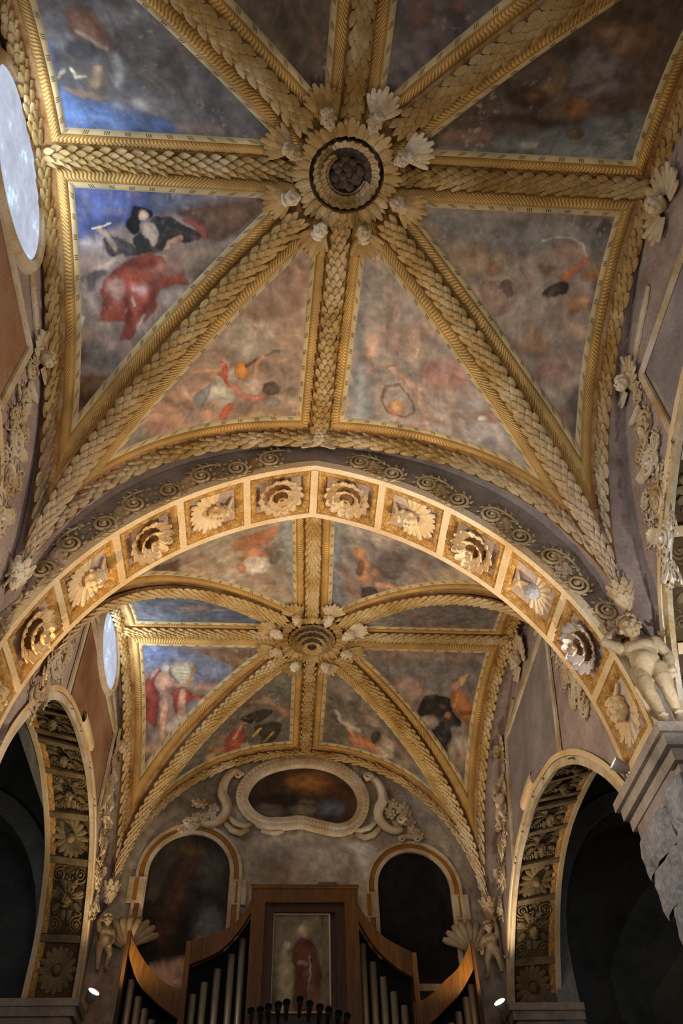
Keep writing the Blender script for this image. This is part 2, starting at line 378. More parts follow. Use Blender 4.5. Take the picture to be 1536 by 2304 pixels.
M_LEAF = leaf_by_height('stucco_leaf', (194, 168, 138), [(142, 104, 46), (172, 140, 86), (196, 172, 130)], 9.0, 11.4, .16)
M_LEAF2 = leaf_by_height('stucco_leaf_far', (210, 186, 156), [(154, 114, 52), (184, 152, 96), (204, 182, 142)], 8.6, 10.8, 0.)
M_WHITE = stucco('white_stucco', [(170, 136, 84), (198, 176, 140), (218, 204, 180)], 1.6, .75, .25, 40)
M_STATUE = stucco('statue_stucco', [(146, 120, 84), (176, 152, 116), (196, 174, 140)], 1.6, .75, .2, 40)
M_COFFER = stucco('coffer_ground', [(160, 136, 118), (182, 158, 136), (198, 176, 152)], 1.4, .85, .1, 25)
M_CREAM = stucco('cream_stucco', [(206, 168, 112), (222, 192, 144), (230, 210, 174)], 1.0, .75, .2, 40)
M_SCROLL = stucco('scroll_stucco', [(150, 122, 84), (188, 160, 112), (206, 186, 146)], 2.0, .8, .25, 40)
M_EGG = carved('egg_moulding_gilt', (176, 126, 56), (204, 168, 104), .10, 'egg', .55)
M_EGGW = carved('egg_moulding_white', (196, 166, 112), (222, 202, 164), .085, 'egg')
M_BEAD = carved('bead_moulding', (112, 90, 56), (188, 166, 120), .26, 'bead', .4)
M_CARVE = carved('carved_gilt_border', (180, 122, 46), (228, 190, 118), .07, 'leaf', 1.0)
M_GAP_SHADE = stucco('gap_shade_ochre', [(84, 56, 24), (110, 78, 38), (140, 110, 66)], 2.4, .85, .1, 30)  # dark ochre: shade in the gaps between leaves and petals painted into the base
M_GAP = stucco('red_ochre_ground', [(120, 80, 44), (158, 116, 66), (176, 146, 104)], 2.4, .85, .1, 30)
M_MAUVE = stucco('mauve_plaster', [(140, 118, 106), (162, 142, 130), (180, 160, 144)], 1.4, .85, .1, 25)
M_TAUPE = stucco('taupe_plaster', [(128, 108, 88), (148, 130, 112), (164, 146, 128)], 1.4, .85, .1, 25)
M_FIELD_L = stucco('rose_brown_field', [(128, 86, 56), (150, 108, 74), (160, 128, 100)], .9, .85, .08, 25)
M_FIELD_R = stucco('grey_mauve_field', [(128, 116, 110), (146, 134, 128), (164, 152, 146)], .9, .85, .08, 25)
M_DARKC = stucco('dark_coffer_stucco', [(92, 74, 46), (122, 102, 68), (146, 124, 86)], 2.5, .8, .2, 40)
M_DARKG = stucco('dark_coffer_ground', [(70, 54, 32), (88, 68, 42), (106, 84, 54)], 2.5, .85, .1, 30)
M_STONE = stucco('grey_stone', [(122, 119, 117), (152, 149, 146), (174, 171, 168)], 3.0, .9, .9, 22, .8)
M_CORN = stucco('cornice_stone', [(138, 124, 110), (164, 148, 130), (184, 168, 148)], 1.6, .8, .15, 30)
M_HOLE = stucco('rough_broken_mortar', [(58, 48, 40), (86, 70, 58), (104, 86, 72)], 9., .95, 1., 25, .9)
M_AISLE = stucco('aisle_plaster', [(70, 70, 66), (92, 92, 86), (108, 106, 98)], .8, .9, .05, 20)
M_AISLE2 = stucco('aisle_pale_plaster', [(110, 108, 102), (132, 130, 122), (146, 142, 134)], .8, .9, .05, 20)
M_DARK = plain('blackened_void', (14, 12, 10), .9)
M_FRESCO = painted('fresco_pigment')
M_WOOD = wood('organ_wood', (80, 48, 6), (114, 70, 10))
M_WOODD = wood('organ_wood_dark', (50, 28, 4), (72, 42, 8))
M_PIPE = plain('organ_pipe_tin', (190, 182, 158), .36, .7)
M_BRASS = plain('trumpet_metal', (96, 88, 78), .35, .9)
M_LAMP = plain('lamp_housing', (150, 142, 128), .4)
M_LENS = plain('lamp_lens', (255, 246, 250), .3, 0, 30.0)
M_PANE = glass_pane('old_window_glass'); M_FILL_PANE = glass_pane('window_fill_glow', 7.)  # second pane is the added fill glow behind the camera
M_GREYBOX = plain('grey_plastic', (88, 86, 86), .5)
M_FLOOR = stucco('floor_stone', [(110, 90, 74), (140, 118, 98), (150, 130, 112)], 1.5, .6, .05, 12)
M_GREYROSE = stucco('grey_white_rosette', [(170, 140, 96), (206, 196, 188), (216, 208, 204)], 1.8, .75, .25, 40)
# ------------------------------------------------------------------ shared ornament meshes
def leaf_mesh(name, mat, half=(.20, .27, .28, .20, .02), lift=.16, belly=.09, rows=None):
    m = MB(); n = len(half); top = []
    for i, hw in enumerate(half):
        y = i / (n - 1); z = .03 + lift * y * y
        top.append([(-hw, y, z - belly), (-hw * .5, y, z), (0, y, z - .015), (hw * .5, y, z), (hw, y, z - belly)])
    m.grid(top, flip=True)
    b = [[(-q[4][0], q[0][1], -.06), (q[4][0], q[0][1], -.06)] for q in top]
    for i in range(n - 1):
        for a, c in ((0, 0), (4, 1)):
            m.add([top[i][a], top[i + 1][a], b[i + 1][c], b[i][c]], [(0, 1, 2, 3)])
    m.add([top[-1][0], top[-1][2], top[-1][4], b[-1][1], b[-1][0]], [(0, 1, 2, 3, 4)])
    return m.mesh(name, mat)
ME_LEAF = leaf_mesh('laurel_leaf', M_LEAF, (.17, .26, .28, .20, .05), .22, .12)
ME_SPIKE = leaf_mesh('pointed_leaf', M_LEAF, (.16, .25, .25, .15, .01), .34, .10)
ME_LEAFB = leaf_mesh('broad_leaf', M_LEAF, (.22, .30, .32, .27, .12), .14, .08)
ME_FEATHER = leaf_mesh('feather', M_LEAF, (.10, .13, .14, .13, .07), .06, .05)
ME_FEATHER_W = leaf_mesh('feather_white', M_WHITE, (.10, .13, .14, .13, .07), .06, .05)
ME_FEATHER_C = leaf_mesh('feather_cream', M_CREAM, (.10, .13, .14, .13, .07), .06, .05)
ME_FEATHER_D = leaf_mesh('feather_dark', M_DARKC, (.10, .13, .14, .13, .07), .06, .05)
def petal_mesh(name, mat):
    """scooped, round-ended petal curling up at the tip"""
    m = MB(); P = []; n = 7
    for i in range(n):
        y = i / (n - 1); hw = .40 * math.sin(math.pi * (.16 + .74 * y)) ** .6 * (1 if i < n - 1 else .55); z = .06 + .16 * y + .42 * max(0, y - .45) ** 1.5
        yy = y if y < .999 else .97
        P.append([(-hw, yy - .03, z + .07), (-hw * .6, yy, z - .02), (0, yy + .01, z - .05), (hw * .6, yy, z - .02), (hw, yy - .03, z + .07)])
    m.grid(P, flip=True); Q = [[(a[0], a[1], a[2] - .09) for a in r] for r in P]; m.grid(Q)
    for r in (0, 4):
        for k in range(n - 1): m.add([P[k][r], P[k + 1][r], Q[k + 1][r], Q[k][r]], [(0, 1, 2, 3)])
    for k in range(4): m.add([P[-1][k], P[-1][k + 1], Q[-1][k + 1], Q[-1][k]], [(0, 1, 2, 3)])
    return m.mesh(name, mat)
ME_PETAL = petal_mesh('petal', M_CREAM); ME_PETAL_W = petal_mesh('petal_white', M_WHITE)
ME_PETAL_L = petal_mesh('petal_boss', M_LEAF); ME_PETAL_G = petal_mesh('petal_grey', M_GREYROSE)
def spiral_pts(r0, r1, turns, n=34, start=0., z0=.02, z1=.05):
    out = []
    for i in range(n):
        t = i / (n - 1); r = lerp(r0, r1, t ** .85); a = start + turns * 2 * math.pi * t
        out.append((r * math.cos(a), r * math.sin(a), lerp(z0, z1, t)))
    return out
def scroll_mesh(name, mat, leaves=True):
    """acanthus volute, unit size (radius 1), lying in xy, z towards the viewer, tail towards -x"""
    m = MB()
    tail = [(-2.1, -.55, .03), (-1.7, -.85, .06), (-1.2, -.98, .10), (-.6, -1.0, .12), (0, -.98, .12)]
    sp = [(p[0], p[1], p[2] * 3) for p in spiral_pts(.98, .16, 2.1, 40, -math.pi / 2)]
    pts = tail[:-1] + sp; n = len(pts)
    m.tube(pts, [lerp(.06, .16, min(1, i / 6)) * lerp(1, .6, i / n) for i in range(n)], 6, up=(0, 0, 1), flat=1.3)
    m.ball((0, 0, .2), (.2, .2, .22), 8, 5)
    if leaves:
        for k in range(9):
            a = -math.pi / 2 + k * .62; r = 1.0
            p = Vector((r * math.cos(a), r * math.sin(a), .05)); d = Vector((math.cos(a + .9), math.sin(a + .9), .25))
            m.tube([p, p + d * .22 + Vector((0, 0, .06)), p + d * .42], [.12, .11, .02], 5, flat=.6)
        for k in range(5):
            p = Vector(tail[min(k, 3)]); d = Vector((.25, .85 if k % 2 else -.6, .2)).normalized()
            m.tube([p, p + d * .28, p + d * .5 + Vector((.12, 0, 0))], [.10, .11, .02], 5, flat=.6)
    return m.mesh(name, mat)
ME_SCROLL = scroll_mesh('scroll', M_SCROLL); ME_SCROLL_W = scroll_mesh('scroll_white', M_WHITE); ME_SCROLL_D = scroll_mesh('scroll_dark', M_DARKC)
def head_raw(m, c=(0, 0, 0), s=1.0, hair=True):
    """child's head, face towards +z... local: y up (crown), z out of the face; unit = head height"""
    V = lambda x, y, z: (c[0] + x * s, c[1] + y * s, c[2] + z * s)
    m.ball(V(0, .08, -.02), (.36 * s, .41 * s, .38 * s), 18, 14)
    m.ball(V(0, -.16, .08), (.27 * s, .29 * s, .27 * s), 16, 12)
    for q in (-1, 1):
        m.ball(V(.17 * q, -.14, .22), (.125 * s, .13 * s, .13 * s), 12, 9)
        m.ball(V(.38 * q, -.02, -.04), (.05 * s, .11 * s, .09 * s), 8, 6)
        m.tube([V(.04 * q, .07, .385), V(.16 * q, .12, .365), V(.27 * q, .06, .29)], [.035 * s, .045 * s, .03 * s], 8)
        m.ball(V(.145 * q, .005, .315), (.07 * s, .045 * s, .05 * s), 10, 8)
    m.tube([V(0, .08, .37), V(0, -.04, .43), V(0, -.10, .46)], [.035 * s, .045 * s, .065 * s], 8)
    for q in (-1, 1): m.ball(V(.05 * q, -.115, .42), (.04 * s, .035 * s, .04 * s), 8, 6)
    m.tube([V(-.11, -.235, .33), V(0, -.215, .375), V(.11, -.235, .33)], [.02 * s, .035 * s, .02 * s], 8)
    m.tube([V(-.08, -.285, .32), V(0, -.295, .36), V(.08, -.285, .32)], [.02 * s, .035 * s, .02 * s], 8)
    m.ball(V(0, -.40, .25), (.11 * s, .08 * s, .10 * s), 10, 8)
    if hair: hair_raw(m, c, s)
    return m
def hair_raw(m, c, s, seed=3):
    rng = random.Random(seed)
    for k in range(34):
        a = rng.uniform(0, 2 * math.pi); el = rng.uniform(.15, 1.5)
        x = math.cos(a) * math.cos(el); z = math.sin(a) * math.cos(el); y = math.sin(el)
        if z > .15 and y < .60: continue
        r = rng.uniform(.09, .13) * s
        m.ball((c[0] + x * .40 * s, c[1] + (.10 + y * .42) * s, c[2] + z * .41 * s), r, 7, 5)
def head_mesh(name, mat): return fuse(name, head_raw(MB()), mat, .02, 1)
ME_HEAD = head_mesh('cherub_face', M_LEAF); ME_HEAD_W = head_mesh('cherub_face_white', M_WHITE); ME_HEAD_C = head_mesh('cherub_face_cream', M_CREAM); ME_HEAD_D = head_mesh('cherub_face_dark', M_DARKC)

def cherub(parent, p, up, n, size, feathers, fmesh=None, hmesh=None, spread=1.9, flen=1.5, inner=.42, tilt=.12, squash=1., fan=1, fw=1.15):
    """winged head: head part with feather sub-parts. up = crown direction, n = towards the viewer"""
    up = Vector(up).normalized(); n = Vector(n); n = (n - up * n.dot(up)).normalized(); x = up.cross(n); p = Vector(p)
    h = put('cherub_head', hmesh or ME_HEAD, parent, frame(p + n * size * .33, x, up, n, (size * squash, size, size)))
    for k in range(feathers):
        f = k / (feathers - 1) * 2 - 1
        a = f * spread; d = (up * math.cos(a)) * fan + x * math.sin(a)
        L = size * flen * (1 - .22 * abs(f)) * (1.0 if k % 2 else .9)
        put('feather', fmesh or ME_FEATHER, h, frame(p + d * size * inner + n * (.02 + .03 * (k % 2)) * size, x, (d + n * tilt), n, (L * fw, L, L * .8)))
    return h
def rosette(parent, p, up, n, R, tiers, pmesh, mat, hmul=1.0):
    up = Vector(up).normalized(); n = Vector(n); n = (n - up * n.dot(up)).normalized(); x = up.cross(n); p = Vector(p)
    m = MB(); m.lathe([(R * .62, 0), (R * .55, R * .10), (R * .34, R * .14), (R * .28, R * .26), (R * .10, R * .28), (R * .07, R * .42), (.001, R * .44)], p, n, 18)
    o = m.build('rosette', M_GAP_SHADE, parent)
    for ti, (cnt, r0, r1, z, open_) in enumerate(tiers):
        for k in range(cnt):
            a = 2 * math.pi * (k + .5 * (ti % 2)) / cnt; d = up * math.cos(a) + x * math.sin(a); L = (r1 - r0) * R
            wd = 2 * math.pi * (r0 + r1) / 2 * R / cnt * 1.3
            put('petal', pmesh, o, frame(p + d * r0 * R + n * z * R * hmul, x, d * math.cos(open_) + n * math.sin(open_), n * math.cos(open_) - d * math.sin(open_), (wd, L, L * .8 * hmul)))
    return o

# ------------------------------------------------------------------ the setting
def xw(side, z, y=12.):
    """nave wall faces lean slightly outwards with height; the near bay is a little wider on the right"""
    if side > 0: return (3.72 + max(0., z - 8.3) * .125) if y > 7.76 else 4.12 + max(0., z - 9.) * .02
    return -4.14 if 7.6 < y < 8.97 else -3.97
def sk(x): return 0.05 * x            # the end wall is a little out of square
ARC = {
    (1, -1): ([(15.75, 6.92), (15.63, 7.61), (15.30, 8.30), (14.92, 8.86), (14.31, 9.38), (13.5, 9.68), (12.60, 9.76)], [(15.79, 6.95), (15.72, 7.9), (15.45, 8.55), (14.89, 9.28), (13.58, 9.86), (12.60, 9.98)]),
    (1, 1): ([(16.18, 6.82), (15.70, 7.44), (14.90, 8.11), (13.98, 8.57), (13.3, 8.72), (12.45, 8.82)], [(16.16, 6.84), (15.62, 7.61), (14.76, 8.43), (13.7, 8.88), (12.45, 9.0)]),
}
for s in (-1, 1):
    a, c = ARC[(1, s)]; full = []
    for q in (a, c):
        yc = q[-1][0]; near = 8.98
        k = (yc - near) / (q[0][0] - yc)
        full.append([tuple(t) for t in catmull(list(q) + [(yc - (y - yc) * k, z) for y, z in q[-2::-1]], 4)])
    ARC[(1, s)] = tuple(full)
    if s < 0: ARC[(0, s)] = tuple([(y - 8.45, z) for y, z in q] for q in full)
    else:
        h1 = [(7.74, 6.9), (7.66, 7.45), (6.95, 8.55), (5.95, 9.33), (4.8, 9.82), (3.6, 9.95)]
        ARC[(0, s)] = tuple([tuple(t) for t in catmull([(y, z + dz) for y, z in h1] + [(7.2 - y, z + dz) for y, z in h1[-2::-1]], 4)] for dz in (0, .15))

def build_shell():
    floor = MB().box(-10, 10, -2.2, 18, -.2, 0).build('floor', M_FLOOR, None, False); props(floor, kind='structure')
    # vault skins, one per bay
    trims = []
    for b in (0, 1):
        Vs = []; Fs = []; off = 0; n = 26
        t = np.sin(np.linspace(0, math.pi / 2, n)) * .999
        for sx in (-1, 1):
            for sy in (-1, 1):
                U, V = np.meshgrid(t, t, indexing='ij'); P = vault(b, sx, sy, U, V)
                Vs.append(P.reshape(-1, 3)); Fs.append(grid_faces(n, n, off)); off += n * n
                fl = MB()
                for edge, push in ((P[-1], (sx * .55, 0, 0)), (P[:, -1], (0, sy * .5, 0))):      # close the vault edge against wall and arch
                    fl.grid(np.stack([edge, edge + np.array(push)], 1))
                s3 = P[-1, -1]; ex, ey = sx * .5, sy * .45; lo = (s3[0] + ex, s3[1] + ey, s3[2] - .75)      # corbel under the springer
                fl.add([tuple(s3), (s3[0] + ex, s3[1], s3[2]), (s3[0], s3[1] + ey, s3[2]), lo], [(0, 1, 3), (0, 2, 3)])
                trims.append(fl)
        me = np_mesh('ceiling', np.concatenate(Vs), np.concatenate(Fs), M_GAP)
        o = put('ceiling', me, None, None); props(o, kind='structure')
    for k, fl in enumerate(trims): props(fl.build('trim_%d' % (k + 1), M_MAUVE, None), kind='structure')
    # side walls above and between the arcade openings
    for s, nm in ((-1, 'wall_left'), (1, 'wall_right')):
        m = MB(); cols = []
        ys = []
        for b in (0, 1):
            ys.append([(y, z) for y, z in ARC[(b, s)][0]][::-1])
        def col(y, z0, top=12.95, n=10):
            zz = [z0 + (top - z0) * k / n for k in range(n + 1)]
            return [(xw(s, z, y), y, z) for z in zz]
        seq = [(-2.2, 0.)] + [(ys[0][0][0] - .001, 0.)] + ys[0] + [(ys[0][-1][0] + .001, 0.), (7.755 if s > 0 else 7.59, 0.), (7.765 if s > 0 else 7.61, 6.3 if s > 0 else 0.), (ys[1][0][0] - .02, 6.3 if s > 0 else 0.), (ys[1][0][0] - .001, 6.3 if s > 0 else 0.)] + ys[1] + [(ys[1][-1][0] + .001, 0.), (17.4, 0.)]
        m.grid([col(y, z) for y, z in seq], flip=(s > 0))
        o = m.build(nm, M_MAUVE, None); props(o, kind='structure')
        # pier cores seen through the openings
        for (y0, y1) in ((ys[0][-1][0], ys[1][0][0]), (ys[1][-1][0], 17.4), (-2.2, ys[0][0][0])):
            if s > 0 and y0 < 8 < y1: y1 = 8.0
            xa = xw(s, 5, max(y0, 8.)) if y1 >= 8 else xw(s, 5, 0); xa += s * (.45 if (s > 0 and y1 == 8.0) else .06); m = MB().box(min(xa, xa + s * .84), max(xa, xa + s * .84), y0, y1, 0, 6.9)
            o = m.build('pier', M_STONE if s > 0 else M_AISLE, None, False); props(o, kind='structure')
    # end wall (painted plaster) and the wall behind the camera
    n = 150; xs = np.linspace(-4.4, 4.4, n); zs = np.linspace(5.5, 12.9, n); X, Z = np.meshgrid(xs, zs, indexing='ij')
    P = np.stack([X, 16.50 + sk(X), Z], -1).reshape(-1, 3)
    col = paint('endwall', X.ravel(), Z.ravel(), 91)
    o = put('wall_back', np_mesh('wall_back', P, grid_faces(n, n)[:, ::-1], M_FRESCO, True, None, col), None, None); props(o, kind='structure')
    props(MB().box(-10, 10, 17.6, 17.8, 0, 13).build('wall_far', M_AISLE, None, False), kind='structure')
    props(MB().box(-10, 10, -2.4, -2.2, 0, 13).build('wall_near', M_FIELD_R, None, False), kind='structure')
    # aisles: outer wall and barrel vault on each side
    for s, nm in ((-1, 'left'), (1, 'right')):
        x0 = xw(s, 5) + s * .9; x1 = s * 9.2
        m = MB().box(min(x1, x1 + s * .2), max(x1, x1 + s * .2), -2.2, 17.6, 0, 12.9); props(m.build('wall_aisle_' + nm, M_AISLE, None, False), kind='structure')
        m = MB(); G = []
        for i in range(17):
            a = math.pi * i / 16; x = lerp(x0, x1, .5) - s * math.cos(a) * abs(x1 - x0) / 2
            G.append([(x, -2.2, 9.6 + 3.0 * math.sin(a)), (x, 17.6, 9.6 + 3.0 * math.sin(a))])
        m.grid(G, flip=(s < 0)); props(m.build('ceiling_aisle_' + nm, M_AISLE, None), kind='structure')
        # nave-side strip of aisle wall between arch crown and aisle vault
        m = MB()
        for b in (0, 1):
            c = ARC[(b, s)][1]; m.grid([[(x0, y, z), (x0, y, 12.9)] for y, z in c], flip=(s < 0))
        e0, e1 = ARC[(0, s)][1], ARC[(1, s)][1]
        for ya, yb in ((-2.2, e0[-1][0]), (e0[0][0], e1[-1][0]), (e1[0][0], 17.6)): m.grid([[(x0, y, 6.), (x0, y, 12.9)] for y in (yb, ya)], flip=(s < 0))
        props(m.build('wall_aisle_inner_' + nm, M_AISLE, None), kind='structure')
        # cross arch of the aisle: a plastered diaphragm with a round opening
        yy = 16.0; m = MB(); cx = s * 7.35; N = 20
        pts = [(x0 - s * .3, 0.)] + [(cx - s * math.cos(math.pi * i / N) * 2.42, 7.5 + 3.35 * math.sin(math.pi * i / N)) for i in range(N + 1)] + [(x1 + s * .3, 0.)]
        pts[0] = (pts[1][0], 0.); pts[-1] = (pts[-2][0], 0.)
        m.grid([[(x, yy, z), (x, yy, 13.) if 0 < k < len(pts) - 1 else (x, yy, 13.)] for k, (x, z) in enumerate(pts)]); m.grid([[(x, yy, z), (x, yy + .8, z)] for x, z in pts], flip=True)
        for xa_, xb_ in ((x0 - s * .3, pts[0][0]), (pts[-1][0], x1 + s * .3)): m.grid([[(x, yy, 0.), (x, yy, 13.)] for x in (xa_, xb_)])
        props(m.build('wall_aisle_cross_' + nm, M_AISLE, None, False), kind='structure')
        bnd = [Vector((cx - s * math.cos(math.pi * i / N) * 2.62, yy - .01, 7.5 + 3.55 * math.sin(math.pi * i / N))) for i in range(N + 1)]
        bnd = [Vector((bnd[0].x, yy - .01, 0.))] + bnd + [Vector((bnd[-1].x, yy - .01, 0.))]
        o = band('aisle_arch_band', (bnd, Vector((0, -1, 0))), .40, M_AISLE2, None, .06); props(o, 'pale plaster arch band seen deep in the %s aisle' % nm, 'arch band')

# ------------------------------------------------------------------ frescoes
def vnoise(x, y, seed):
    xi = np.floor(x).astype(np.int64); yi = np.floor(y).astype(np.int64); fx = x - xi; fy = y - yi
    fx = fx * fx * (3 - 2 * fx); fy = fy * fy * (3 - 2 * fy)
    def h(a, b):
        n = (a * 374761393 + b * 668265263 + seed * 1442695041) & 0xffffffff
        n = ((n ^ (n >> 13)) * 1274126177) & 0xffffffff
        return ((n ^ (n >> 16)) & 0xffff) / 65535.
    return (h(xi, yi) * (1 - fx) + h(xi + 1, yi) * fx) * (1 - fy) + (h(xi, yi + 1) * (1 - fx) + h(xi + 1, yi + 1) * fx) * fy
def fbm(x, y, seed, o=5, s=1.0):
    a = .5; f = s; r = 0 * x; t = 0
    for k in range(o): r = r + a * vnoise(x * f + 13.7 * k, y * f - 7.1 * k, seed + k); t += a; a *= .55; f *= 2.03
    return r / t
def poly_mask(X, Y, pts, soft):
    pts = np.asarray(pts); n = len(pts); ins = np.zeros(X.shape, bool); d = np.full(X.shape, 1e9)
    for i in range(n):
        (x0, y0), (x1, y1) = pts[i], pts[(i + 1) % n]
        c = ((y0 > Y) != (y1 > Y)) & (X < (x1 - x0) * (Y - y0) / ((y1 - y0) if abs(y1 - y0) > 1e-9 else 1e-9) + x0); ins ^= c
        dx, dy = x1 - x0, y1 - y0; L = dx * dx + dy * dy + 1e-12; t = np.clip(((X - x0) * dx + (Y - y0) * dy) / L, 0, 1)
        d = np.minimum(d, (X - x0 - t * dx) ** 2 + (Y - y0 - t * dy) ** 2)
    d = np.sqrt(d) * np.where(ins, 1, -1)
    return np.clip(.5 + d / soft, 0, 1), np.clip(d / max(d.max() * .75, 1e-3), 0, 1)
def stroke_mask(X, Y, pts, wd, soft):
    d = np.full(X.shape, 1e9)
    for (x0, y0), (x1, y1) in zip(pts[:-1], pts[1:]):
        dx, dy = x1 - x0, y1 - y0; L = dx * dx + dy * dy + 1e-12; t = np.clip(((X - x0) * dx + (Y - y0) * dy) / L, 0, 1)
        d = np.minimum(d, np.hypot(X - x0 - t * dx, Y - y0 - t * dy))
    return np.clip(.5 + (wd / 2 - d) / soft, 0, 1), np.clip(1 - d / (wd * .6), 0, 1)
def paint(key, X, Y, seed):
    base, shapes = PAINT[key]; c = [np.array(lin(q)) for q in base]
    f = np.clip((fbm(X, Y, seed, 5, 1.1) - .30) / .40, 0, 1)[:, None]; g = np.clip((fbm(X, Y, seed + 50, 5, 2.4) - .35) / .3, 0, 1)[:, None]
    col = c[0] * (1 - f) + c[1] * f; col = col * (1 - .55 * g) + c[2] * .55 * g
    wx = (fbm(X, Y, seed + 9, 4, 3.) - .5); wy = (fbm(X, Y, seed + 19, 4, 3.) - .5)
    hx = fbm(X, Y, seed + 41, 3, 11.) - .5; hy = fbm(X, Y, seed + 43, 3, 11.) - .5
    Xw, Yw = X + wx * .10 + hx * .05, Y + wy * .10 + hy * .05
    br = fbm(X, Y, seed + 33, 4, 9.)
    extra = []
    if key[0] in '01':      # loose background brushwork under the figures
        rng = random.Random(seed * 31 + 7); x0, x1, y0, y1 = X.min(), X.max(), Y.min(), Y.max()
        for k in range(46):
            px_, py_, an, ln = rng.uniform(x0, x1), rng.uniform(y0, y1), rng.uniform(0, 6.28), rng.uniform(.12, .5)
            mid = base[k % 3]; f_ = rng.uniform(.62, 1.3); tint = rng.choice(((1.08, .95, .82), (1., 1., 1.), (.93, .98, 1.06), (1.12, .92, .82)))
            rgb = tuple(min(235, q * f_ * t_) for q, t_ in zip(mid, tint)); bend = rng.uniform(-.9, .9)
            pp = [(px_, py_), (px_ + ln * math.cos(an), py_ + ln * math.sin(an)), (px_ + ln * (math.cos(an) + math.cos(an + bend)), py_ + ln * (math.sin(an) + math.sin(an + bend)))]
            extra.append(('s', rgb, rng.uniform(.25, .55), .07, [rng.uniform(.06, .22)] + pp))
    for kind, rgb, al, soft, pts in extra + list(shapes):
        if kind == 's': m, vol = stroke_mask(Xw, Yw, pts[1:], pts[0], soft)
        else: m, vol = poly_mask(Xw, Yw, catmull(pts, 3, True), soft)
        m = (m * al * np.clip(.55 + .9 * br, 0, 1))[:, None]
        t = np.array(lin(rgb)) * ((.70 + .6 * br) * (.66 + .5 * vol ** .7))[:, None]
        col = col * (1 - m) + t * m
    lum = col.mean(1, keepdims=True); col = lum + (col - lum) * .82
    # brushed volumes: billowing clouds and folds modelled by the painter
    qx, qy = X + .6 * (fbm(X, Y, seed + 61, 3, 1.1) - .5), Y + .6 * (fbm(X, Y, seed + 62, 3, 1.1) - .5)
    d1 = fbm(qx + .05, qy - .04, seed + 63, 4, 1.9) - fbm(qx - .05, qy + .04, seed + 63, 4, 1.9)
    d2 = fbm(qx * 1.7 + .03, qy * .8 - .02, seed + 64, 4, 5.) - fbm(qx * 1.7 - .03, qy * .8 + .02, seed + 64, 4, 5.)
    col = col * np.clip(1 + 1.25 * d1 + .55 * d2, .5, 1.6)[:, None]
    hf = fbm(X, Y, seed + 71, 5, 6.); sp = fbm(X, Y, seed + 77, 3, 16.)
    col = col * (.66 + .68 * hf)[:, None]
    if key[0] in '01':
        flake = (np.clip((sp - .66) * 9, 0, 1) * np.clip((fbm(X, Y, seed + 81, 3, 1.3) - .54) * 6, 0, 1))[:, None] * .4; col = col * (1 - flake) + np.array(lin((190, 170, 146))) * .8 * flake
    return col * PIGMENT * np.array((.97, 1.0, .98))
PIGMENT = 1.25
